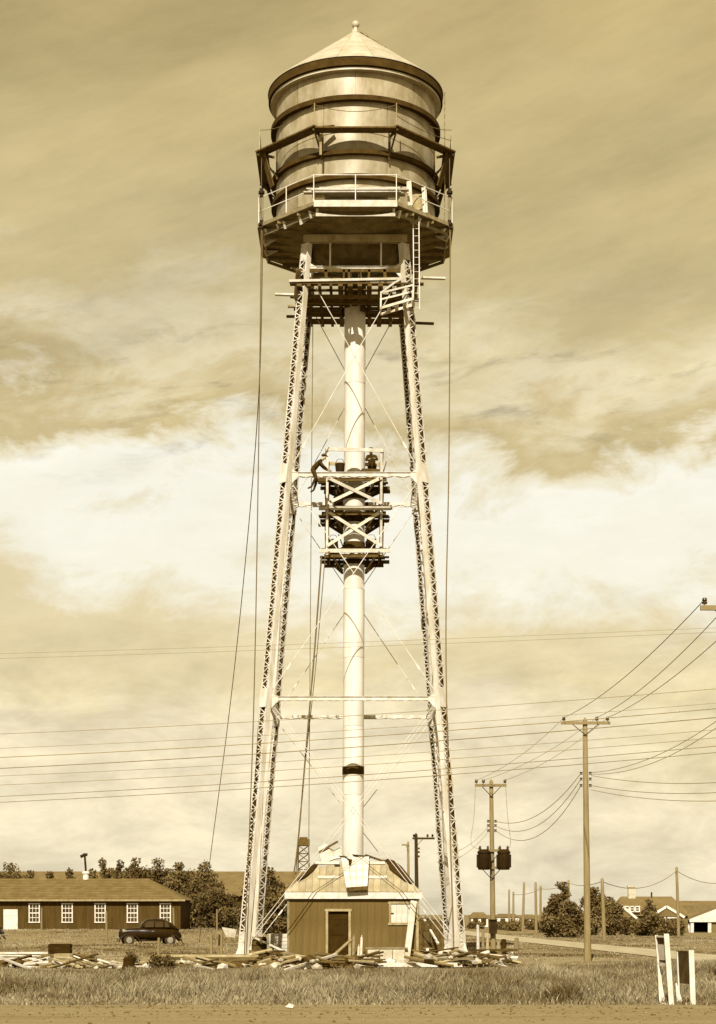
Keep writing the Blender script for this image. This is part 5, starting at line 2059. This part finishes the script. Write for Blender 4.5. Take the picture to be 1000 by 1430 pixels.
# ================================================================ SIGN BOARDS BY THE ROAD
def notice(label, posts, pz, panel_m, framed):
    root = thing('notice_board', (posts[0][0].x, posts[0][0].y, 0), label, 'notice board', 'notice boards at the road edge')
    for a, b, w_ in posts:
        m_ = MB()
        d_ = (b - a)
        m_.hexa([a + Vector((-w_ / 2, -.03, 0)), a + Vector((w_ / 2, -.03, 0)), a + Vector((w_ / 2, .03, 0)), a + Vector((-w_ / 2, .03, 0))],
                [b + Vector((-w_ / 2, -.03, 0)), b + Vector((w_ / 2, -.03, 0)), b + Vector((w_ / 2, .03, 0)), b + Vector((-w_ / 2, .03, 0))])
        m_.build('post', WHITE, root)
    (a0, b0, w0_), (a1, b1, w1__) = posts

    def at(p, q, z):
        return p.lerp(q, (z - p.z) / (q.z - p.z))
    z0_, z1_ = pz
    sh = Vector((0, .05, 0))
    c = [at(a0, b0, z0_), at(a1, b1, z0_), at(a1, b1, z1_), at(a0, b0, z1_)]
    m_ = MB()
    m_.prism([p + sh for p in c], (0.0, .03, 0))
    pan_ = m_.build('panel', panel_m, root)
    if framed:
        m_ = MB()
        m_.bar(c[0] + sh * .5, c[1] + sh * .5, .04, .07)
        m_.bar(c[3] + sh * .5, c[2] + sh * .5, .04, .04)
        m_.build('frame', WHITE, pan_)
        m_ = MB()
        dn = Vector((-.02, -.005, 0))
        cc = [c[0].lerp(c[1], .12) + Vector((0, 0, .05)), c[0].lerp(c[1], .95) + Vector((0, 0, .05)), c[3].lerp(c[2], .95) - Vector((0, 0, .17)), c[3].lerp(c[2], .12) - Vector((0, 0, .17))]
        m_.prism([p + sh * .7 for p in cc], (0, .008, 0))
        m_.build('paper', PAPER, pan_)
    return root


pA = lambda x, y, D: px(x, y, D)
notice('leaning white notice board with a pale paper panel, beside the shorter dark board', [(pA(925, 1401, 39.4), pA(916.5, 1306, 39.4), .062), (pA(938, 1408, 38.6), pA(930.5, 1304, 38.6), .108)], (gz(1347, 39), gz(1308, 39)), DARKWOOD, True)
notice('shorter white posted notice board with a dark panel, beside the leaning pale one', [(pA(949, 1403, 39.4), pA(945.5, 1329, 39.4), .03), (pA(968, 1408, 38.6), pA(965.3, 1327, 38.6), .11)], (gz(1374, 39), gz(1328, 39)), DARKWOOD, False)
m = MB()
m.lathe([(.0, -.02), (.10, 0), (.11, .06), (.05, .10), (0, .11)], px(927, 1407, 38.7) + Vector((0, 0, 0)), 9)
tag(m.build('stone', STONE, smooth=True), 'pale stone at the foot of the leaning notice board', 'stone')
for q_, (lab, xq) in enumerate((('short white wedge stake under the dark notice board', 951), ('white wedge stake under the leaning pale notice board', 926))):
    D = 39.25
    m = MB()
    a = px(xq, 1405, D)
    a.z = 0
    m.hexa([a + Vector((-.08, 0, 0)), a + Vector((.06, 0, 0)), a + Vector((.06, .04, 0)), a + Vector((-.08, .04, 0))], [a + Vector((-.12, 0, .48 + .4 * q_)), a + Vector((-.09, 0, .48 + .4 * q_)), a + Vector((-.09, .04, .48 + .4 * q_)), a + Vector((-.12, .04, .48 + .4 * q_))])
    tag(m.build('stake', WHITE), lab, 'stake')
m = MB()
c = px(405, 1411, 36.9)
c.z = .055
m.prism([c + Vector((-.09, -.1, .03)), c + Vector((.06, -.14, .01)), c + Vector((.09, .08, .05)), c + Vector((-.02, .12, .09))], (0, .005, .006))
tag(m.build('paper_scrap', WHITE), 'white scrap of paper lying on the dirt road', 'scrap')


# ================================================================ LUMBER, RUBBLE, POSTS
def plank(p0, p1, w_, t_, m_, name, label, cat, group=None, roll=0.0):
    mb = MB()
    mid = (Vector(p0) + Vector(p1)) / 2
    upv = Vector((0, math.sin(roll), math.cos(roll)))
    mb.bar(p0, p1, w_, t_, upv)
    return tag(mb.build(name, m_), label, cat, group)


def stack(xa, xb, D, rows, cols, w_, t_, label, group, ma, jit=.25, z0_=0.04, skew=0.0):
    for j in range(rows):
        for i in range(cols):
            yy = D + (i - cols / 2) * (w_ + .02) + rng.uniform(-.03, .03)
            z_ = z0_ + t_ / 2 + j * (t_ + .012)
            a = Vector((gx(xa, D) + rng.uniform(-jit, jit), yy, z_ + rng.uniform(0, .01)))
            b = Vector((gx(xb, D) + rng.uniform(-jit, jit), yy + rng.uniform(-.06, .06) + skew, z_ + rng.uniform(0, .01)))
            plank(a, b, w_, t_, ma[rng.randrange(len(ma))], 'plank', label, 'plank', group)


rng = random.Random(21)
stack(-40, 62, 68.5, 3, 4, .26, .09, 'pale plank in the low lumber stack at the picture edge before the barracks', 'planks stacked at the picture edge', [NEWWOOD, OLDWOOD, MUDWOOD, DARKWOOD], .5)
stack(-40, 78, 68.3, 2, 2, .28, .07, 'pale plank laid on top of the low lumber stack at the picture edge', 'planks on top of the edge stack', [NEWWOOD], .5, .38)
stack(62, 130, 67.5, 4, 3, .22, .10, 'short pale plank in the stack under the dark crate', 'short planks under the dark crate', [NEWWOOD, OLDWOOD, MUDWOOD], .25)
stack(228, 345, 69.5, 4, 4, .26, .085, 'plank in the long lumber stack between the weeds and the tower leg', 'planks stacked before the tower leg', [OLDWOOD, MUDWOOD, OLDWOOD, DARKWOOD], .5)
stack(275, 392, 68.2, 3, 3, .26, .09, 'plank in the near lumber stack before the shed corner', 'planks stacked before the shed corner', [OLDWOOD, MUDWOOD, MUDWOOD, DARKWOOD], .5)
stack(505, 660, 66.5, 1, 2, .2, .16, 'long squared timber lying in the grass edge below the shed window', 'timbers lying below the shed window', [NEWWOOD, OLDWOOD], .4, .02, .2)


def crate(x, y, s, label, m_, rotz=0.0, z=0.0):
    root = thing('crate', (x, y, z), label, 'crate')
    sx_, sy_, sz_ = s
    rt = Matrix.Rotation(rotz, 3, 'Z')
    o = Vector((x, y, z))
    n_ = max(2, int(round(sz_ / .16)))
    for k in range(n_):
        zz = sz_ * (k + .5) / n_
        for (cx_, cy_, lx, ly) in ((0, -sy_ / 2, sx_, .025), (0, sy_ / 2, sx_, .025), (-sx_ / 2, 0, .025, sy_ - .06), (sx_ / 2, 0, .025, sy_ - .06)):
            mb = MB()
            mb.box(o + rt @ Vector((cx_, cy_, zz)), (lx, ly, sz_ / n_ - .015), rt)
            mb.build('slat', m_, root)
    mb = MB()
    mb.box(o + Vector((0, 0, sz_ + .0)), (sx_ - .03, sy_ - .03, .025), rt)
    mb.build('lid', m_, root)
    for q in ((-1, -1), (1, -1)):
        mb = MB()
        mb.box(o + rt @ Vector((q[0] * (sx_ / 2 - .06), q[1] * (sy_ / 2 + .02), sz_ / 2)), (.07, .02, sz_), rt)
        mb.build('cleat', m_, root)
    return root


crate(gx(84, 67.6), 67.6, (.82, .6, .36), 'dark crate on top of the short plank stack', DOORDARK, .05, .49)
crate(gx(90, 66.6), 66.7, (.7, .5, .5), 'pale crate on the ground before the short plank stack', OLDWOOD, -.1)
crate(gx(388, 78), 79, (.95, .8, 1.1), 'pale tall crate behind the shed corner on the drum side', NEWWOOD, .1)
crate(gx(377, 80), 81, (.9, .8, .7), 'pale low crate beside the tall crate left of the shed', OLDWOOD, -.2)


def barrel(x, y, r, h, label, m_, z=0.0):
    root = thing('barrel', (x, y, z), label, 'barrel')
    mb = MB()
    mb.lathe([(0, 0), (r * .9, 0), (r, h * .3), (r * 1.02, h * .5), (r, h * .7), (r * .9, h), (r * .84, h), (r * .84, h - .05), (0, h - .05)], (x, y, z), 18)
    b_ = mb.build('drum', m_, root, smooth=True)
    for q in (.12, .36, .64, .88):
        mb = MB()
        mb.lathe([(r * .97, h * q - .02), (r * 1.04, h * q - .02), (r * 1.04, h * q + .02), (r * .97, h * q + .02)], (x, y, z), 18, closed_prof=True)
        mb.build('hoop', BLACK, root, smooth=True)


barrel(gx(363, 78), 77.5, .33, 1.0, 'dark barrel standing between the tower leg and the shed', DARKWOOD)
barrel(gx(598, 72.5), 72.5, .26, .62, 'small pale barrel standing beside the shed corner post', OLDWOOD)
# concrete mixer / small machine behind
mx = thing('hopper_cart', (gx(322, 112), 112, 0), 'small wheeled machine with pale hopper in the grass past the tower leg', 'cart')
c = Vector((gx(322, 112), 112, 0))
m = MB()
m.hexa([c + Vector(q) for q in ((-.25, -.22, .55), (.3, -.22, .5), (.3, .22, .5), (-.25, .22, .55))], [c + Vector(q) for q in ((-.52, -.4, 1.15), (.42, -.4, 1.0), (.42, .4, 1.0), (-.52, .4, 1.15))])
m.build('hopper', NEWWOOD, mx)
for s in (-1, 1):
    m = MB()
    m.path([c + Vector((s * .62, -.35, .0)), c + Vector((s * .55, 0, 1.0)), c + Vector((s * .62, .35, 0))], .05, 6)
    m.build('stand', DARKWOOD, mx)
    m = MB()
    m.tube(c + Vector((s * .7 - .04, -.1, .35)), c + Vector((s * .7 + .04, -.1, .35)), .35, .35, 16)
    m.build('wheel', RUBBER, mx, smooth=True)
m = MB()
m.box(c + Vector((.75, .2, .9)), (.4, .4, .5))
m.build('motor_box', OLDWOOD, mx)
# black stump
m = MB()
sp = px(180, 1356, 63)
sp.z = 0
m.lathe([(.24, -.05), (.21, .15), (.19, .42), (.12, .46), (0, .47)], sp, 12)
for k in range(5):
    a = k * 1.25
    m.path([sp + Vector((math.cos(a) * .15, math.sin(a) * .15, .12)), sp + Vector((math.cos(a) * .4, math.sin(a) * .4, .0))], [.08, .03], 6)
tag(m.build('tree_stump', DOORDARK, smooth=True), 'charred black tree stump in the grass between the lumber stacks', 'stump')
# plank fence behind, right of the shed
pf = thing('plank_fence', (gx(603, 84), 84, 0), 'dark upright plank fence panel between the shed and the tower leg', 'fence')
for i in range(12):
    m = MB()
    xx = gx(586, 84) + i * .16
    m.box((xx, 84 + rng.uniform(-.01, .01), .82), (.15, .03, 1.6 + rng.uniform(-.1, .1)))
    m.build('slat', DARKWOOD, pf)
m = MB()
m.box((gx(606, 84), 84.045, 1.2), (1.9, .05, .1))
m.build('rail', DARKWOOD, pf)
# posts in the field
for xx, yt, yb, D, lab, ma in ((58, 1268, 1308, 140, 'thin post before the barracks wall, next to the white door', POLEWOOD), (149, 1273, 1312, 122, 'thin post before the barracks wall, beside the middle windows', POLEWOOD), (243, 1268, 1303, 138, 'thin post behind the parked sedan', POLEWOOD),
                               (221, 1310, 1334, 86, 'short thin post in the grass before the sedan', POLEWOOD), (295, 1306, 1336, 84, 'short post in the grass, left one of the pair beside the tower leg', POLEWOOD), (309, 1300, 1336, 83, 'taller post in the grass, right one of the pair beside the tower leg', POLEWOOD),
                               (303, 1270, 1300, 150, 'far thin post among the trees past the barracks end', POLEWOOD),
                               (668, 1292, 1342, 78, 'slim pale stake in the timber heap, the one nearest the tower leg', NEWWOOD), (675, 1300, 1345, 76, 'slim stake in the timber heap, second from the tower leg', OLDWOOD), (681, 1304, 1345, 77, 'short stake in the timber heap just before the transformer pole', OLDWOOD),
                               (696, 1316, 1350, 71, 'grey weathered post at the outer end of the timber heap', OLDWOOD), (703, 1312, 1344, 73, 'dark charred post at the outer end of the timber heap', DOORDARK), (721, 1310, 1330, 92, 'short thick post with a dark cap beside the lane', POLEWOOD)):
    m = MB()
    a, b = px(xx, yb, D), px(xx + rng.uniform(-1, 1), yt, D)
    a.z = tz(a.x, D) - .1
    w_ = .075 if D < 100 else .085
    if 'thick' in lab or 'charred' in lab:
        w_ = .12
    m.path([a, a.lerp(b, .5), b, b + Vector((0, 0, .02))], [w_, w_ * .95, w_ * .85, w_ * .3], 8)
    tag(m.build('post', ma, smooth=True), lab, 'post')
# single long boards lying about
LB = [((-5, 1335, 65), (46, 1357, 62.5), NEWWOOD, 'white board slanting down off the stack at the picture edge'), ((249, 1343, 66.5), (297, 1359, 63.5), NEWWOOD, 'white board slanting off the long lumber stack'),
      ((398, 1368, 62.5), (470, 1333, 66), NEWWOOD, 'long pale pole slanting across the rubble before the shed door'), ((462, 1338, 70), (490, 1313, 74.6), OLDWOOD, 'board propped from the rubble up to the shed door frame'),
      ((372, 1356, 64), (440, 1352, 66), OLDWOOD, 'grey board lying flat in the rubble left of the door'), ((150, 1352, 66), (205, 1357, 65), NEWWOOD, 'pale board lying flat beside the stump'), ((90, 1352, 65.5), (165, 1348, 66.5), OLDWOOD, 'grey board lying flat past the short plank stack'),
      ((520, 1366, 63), (575, 1362, 64), NEWWOOD, 'short white board in the grass below the squared timber'), ((340, 1358, 63), (410, 1354, 66), NEWWOOD, 'thin pale batten along the grass edge before the shed corner'),
      ((640, 1325, 70), (708, 1360, 66), NEWWOOD, 'pale board slanting down the outer side of the timber heap'), ((600, 1352, 67), (655, 1345, 69), OLDWOOD, 'grey board across the foot of the tower leg'), ((357, 1310, 77), (400, 1330, 76), NEWWOOD, 'pale board leaning between the barrel and the shed'),
      ((590, 1280, 85), (612, 1318, 83), NEWWOOD, 'thin pale pole leaning on the plank fence'), ((0, 1352, 64.5), (70, 1350, 65), OLDWOOD, 'grey board lying before the stack at the picture edge')]
for (xa, ya, Da), (xb, yb, Db), ma, lab in LB:
    a, b = px(xa, ya, Da), px(xb, yb, Db)
    a.z, b.z = max(a.z, .03), max(b.z, .03)
    plank(a, b, .14 if 'pole' not in lab else .09, .05 if 'pole' not in lab else .08, ma, 'board' if 'pole' not in lab else 'wooden_pole', lab, 'board' if 'pole' not in lab else 'pole')


def heap(xa, xb, Da, Db, n_sticks, n_stones, hmax, where, grp, mats, seed, lmax=1.6):
    r = random.Random(seed)
    tone = {DARKWOOD.name: 'dark', MUDWOOD.name: 'muddy', TARPAPER.name: 'black', OLDWOOD.name: 'grey', NEWWOOD.name: 'pale', BARK.name: 'rough brown'}
    for i in range(n_sticks):
        D_ = r.uniform(Da, Db)
        x_ = gx(r.uniform(xa, xb), D_)
        ln = r.uniform(.4, lmax)
        a_ = r.gauss(0, .6) + (math.pi if r.random() < .5 else 0)
        zc = r.uniform(.06, hmax) * (1 - abs((D_ - (Da + Db) / 2) / (Db - Da)) * .8)
        tl = r.uniform(-.28, .28)
        d_ = Vector((math.cos(a_) * math.cos(tl), math.sin(a_) * math.cos(tl), math.sin(tl))) * ln / 2
        c_ = Vector((x_, D_, max(zc, abs(d_.z) + .04)))
        ma = r.choice(mats)
        size = 'short' if ln < .8 else ('long' if ln > 1.4 else '')
        if r.random() < .35:
            mb = MB()
            rr_ = r.uniform(.03, .085)
            mb.path([c_ - d_, c_ + d_], [rr_, rr_ * .85], 8)
            o = mb.build('log', ma, smooth=True)
            lab = ' '.join(f'{size} {tone[ma.name]} round log {where}'.split())
            tag(o, lab, 'log', lab[:1].upper() + lab[1:])
        else:
            lab = ' '.join(f'{size} {tone[ma.name]} scrap board {where}'.split())
            plank(c_ - d_, c_ + d_, r.uniform(.06, .2), r.uniform(.025, .08), ma, 'scrap_board', lab, 'board', lab, r.uniform(-.5, .5))
    for i in range(n_stones):
        D_ = r.uniform(Da - .6, Db)
        x_ = gx(r.uniform(xa, xb), D_)
        s_ = r.uniform(.07, .24)
        bm = bmesh.new()
        bmesh.ops.create_icosphere(bm, subdivisions=1, radius=1)
        for v_ in bm.verts:
            v_.co *= r.uniform(.75, 1.1)
            v_.co = Vector((v_.co.x * s_ * r.uniform(.95, 1.3), v_.co.y * s_, v_.co.z * s_ * .7))
        me_ = bpy.data.meshes.new('stone')
        bm.to_mesh(me_)
        bm.free()
        ma = r.choice([STONE, DARKWOOD, CONC, WHITE, DARKWOOD])
        me_.materials.append(ma)
        o = bpy.data.objects.new('stone', me_)
        COL.objects.link(o)
        o.location = (x_, D_, s_ * .45 + (r.uniform(0, hmax * .6) if r.random() < .4 else 0))
        o.rotation_euler = (0, 0, r.uniform(0, 6))
        lab = ('small ' if s_ < .13 else 'big ' if s_ > .19 else '') + {STONE.name: 'grey stone ', DARKWOOD.name: 'dark clod ', CONC.name: 'concrete lump ', WHITE.name: 'white stone '}[ma.name] + where
        tag(o, lab, 'stone', lab)


HEAPS = [(382, 520, 64.0, 69.5, 74, 60, .50, 'in the jumble before the shed door', [DARKWOOD, DARKWOOD, TARPAPER, OLDWOOD, MUDWOOD, DARKWOOD], 5, 1.5),
         (598, 706, 65.5, 73.5, 64, 40, .62, 'in the heap round the ladder side tower leg', [OLDWOOD, MUDWOOD, NEWWOOD, DARKWOOD, BARK, MUDWOOD], 6, 2.1),
         (345, 402, 69, 78, 34, 20, .5, 'between the tower leg and the shed wall', [MUDWOOD, DARKWOOD, OLDWOOD, DARKWOOD], 8, 1.5),
         (130, 235, 64.5, 68, 22, 12, .15, 'in the grass round the charred stump', [OLDWOOD, DARKWOOD, NEWWOOD], 9, 1.2),
         (0, 135, 64.5, 67.5, 34, 12, .22, 'before the stack at the picture edge', [MUDWOOD, NEWWOOD, DARKWOOD, DARKWOOD, MUDWOOD, OLDWOOD], 10, 1.9),
         (232, 392, 65.0, 68, 40, 16, .30, 'along the front of the long lumber stack', [MUDWOOD, NEWWOOD, DARKWOOD, DARKWOOD, MUDWOOD, OLDWOOD], 12, 1.7),
         (520, 600, 66, 72, 16, 14, .15, 'on the bare earth below the shed window', [OLDWOOD, NEWWOOD, DARKWOOD], 14, 1.2)]
for xa, xb, Da, Db, ns_, nst, hm, wh_, mats_, sd_, lm in HEAPS:
    heap(xa, xb, Da, Db, int(ns_ * 1.45), int(nst * 1.3), hm, wh_, wh_, mats_, sd_, lm)
sheet([px(472, 1352, 66.5), px(482, 1350, 66.8), px(492, 1354, 66.6)], [px(484, 1366, 63.5), px(492, 1368, 63), px(500, 1365, 63.5)], CANVAS, 'crumpled pale canvas lying on the dark jumble before the shed door', 'canvas', 'canvas_sheet')

# ================================================================ LOOSE GRAVEL ON THE ROAD
gr_ = np.random.RandomState(4)
ng = 2200
gy = 31.5 + 7.6 * gr_.rand(ng) ** .6
gxx = (gr_.rand(ng) * 2 - 1) * (gy * .21 + 1)
gs = .008 + .028 * gr_.rand(ng) ** 3
zz_ = np.interp(gy, [p[0] for p in prof_road], [p[1] for p in prof_road])
oct_v = np.array([(1, 0, 0), (0, 1, 0), (-1, 0, 0), (0, -1, 0), (0, 0, .7), (0, 0, -.7)], float)
oct_f = np.array([(0, 1, 4), (1, 2, 4), (2, 3, 4), (3, 0, 4), (1, 0, 5), (2, 1, 5), (3, 2, 5), (0, 3, 5)])
jit = .7 + .6 * gr_.rand(ng, 6, 1)
V = oct_v[None] * gs[:, None, None] * jit + np.stack([gxx, gy, zz_ + gs * .3], 1)[:, None, :]
Fg = (np.arange(ng) * 6)[:, None, None] + oct_f[None]
GRAVEL = M('gravel_stone', 0.24, v2=0.07, rough=0.9, bump=0, rnd=0, attr='tone', spec=0.1)
o = soup('gravel', V.reshape(-1, 3), Fg.reshape(-1, 3), np.repeat(gr_.rand(ng) ** 1.5, 6), GRAVEL)
o['kind'] = 'stuff'
o['category'] = 'gravel'
o['label'] = 'loose gravel scattered over the dirt road'

# ================================================================ GRASS


def lane_mask(x, y):
    la = np.interp(y, [p[0] for p in LANE], [p[1] for p in LANE])
    lb = np.interp(y, [p[0] for p in LANE], [p[2] for p in LANE])
    return (x > la - .9) & (x < lb + .1) & (y > 39)


def grass(n, d0, d1, hmul, wmul, seed, power=1.0):
    r = np.random.RandomState(seed)
    u = r.rand(n)
    D_ = (d0 ** power + u * (d1 ** power - d0 ** power)) ** (1 / power)
    x_ = (r.rand(n) * 2 - 1) * (D_ * .215 + 1.5)
    cl = vnoise(x_ * .55 + 31, D_ * .42 + 7) * .6 + vnoise(x_ * 1.9, D_ * 1.3 + 3) * .4
    keep = ~lane_mask(x_, D_)
    keep &= ~((np.abs(x_ - SC.x) < hs + .05) & (np.abs(D_ - SC.y) < hs + .05))
    bare = ((x_ + 1.5) / 12.0) ** 2 + ((D_ - 74.5) / 10.5) ** 2
    keep &= (bare > 1) | (r.rand(n) < .10)
    keep &= r.rand(n) < (.12 + 1.25 * cl)
    edge = 37.7 + .12 * np.sin(x_ * .11) + 2.6 * vnoise(x_ * .6, x_ * 0 + 5) * vnoise(x_ * 2.3, D_ * 1.4) + .5 * r.rand(n)
    keep &= D_ > edge
    x_, D_, cl = x_[keep], D_[keep], cl[keep]
    k = len(x_)
    z_ = vtz(x_, D_)
    edge_f = np.clip((D_ - 38.2) / 2.0, .35, 1) * (1 - .70 * np.clip((D_ - 54 - 2.0 * np.clip(x_ - 5, 0, 5)) / 7, 0, 1))
    hgt = (.06 + .42 * np.clip(cl - .15, 0, 1) ** 1.3 * 1.5) * (.6 + .7 * r.rand(k)) * hmul * edge_f
    wd = (.010 + .012 * r.rand(k)) * wmul
    a = r.rand(k) * 2 * np.pi
    lean = hgt * (.15 + .55 * r.rand(k))
    la_ = r.rand(k) * 2 * np.pi
    dx, dy = np.cos(a), np.sin(a)
    lx, ly = np.cos(la_) * lean, np.sin(la_) * lean
    z0_ = z_ - .02
    V = np.empty((k, 5, 3), np.float32)
    V[:, 0] = np.stack([x_ - dx * wd, D_ - dy * wd, z0_], 1)
    V[:, 1] = np.stack([x_ + dx * wd, D_ + dy * wd, z0_], 1)
    V[:, 2] = np.stack([x_ + dx * wd * .8 + lx * .35, D_ + dy * wd * .8 + ly * .35, z0_ + hgt * .58], 1)
    V[:, 3] = np.stack([x_ - dx * wd * .8 + lx * .35, D_ - dy * wd * .8 + ly * .35, z0_ + hgt * .58], 1)
    V[:, 4] = np.stack([x_ + lx, D_ + ly, z0_ + hgt], 1)
    b = (np.arange(k) * 5)[:, None]
    Fq = np.concatenate([b + np.array([[0, 1, 2]]), b + np.array([[0, 2, 3]]), b + np.array([[3, 2, 4]])], 0)
    big_ = .55 * vnoise(x_ * .33 + 9, D_ * .2 + 2) + .45 * vnoise(x_ * 1.1 + 4, D_ * .55 + 8)
    tone = np.clip(.12 + .38 * r.rand(k) ** 1.5 + 1.15 * (big_ - .38), 0, 1)
    dry = r.rand(k) < .06
    tone[dry] = .8 + .2 * r.rand(dry.sum())
    o = soup('grass', V.reshape(-1, 3), Fq, np.repeat(tone, 5), GRASSM)
    o['kind'] = 'stuff'
    o['category'] = 'grass'
    return o


grass(350000, 37.6, 74, 1.0, 1.0, 1)['label'] = 'rough tall meadow grass between the road and the tower'
grass(190000, 74, 175, 1.0, 1.9, 2)['label'] = 'rough grass of the field behind the tower'
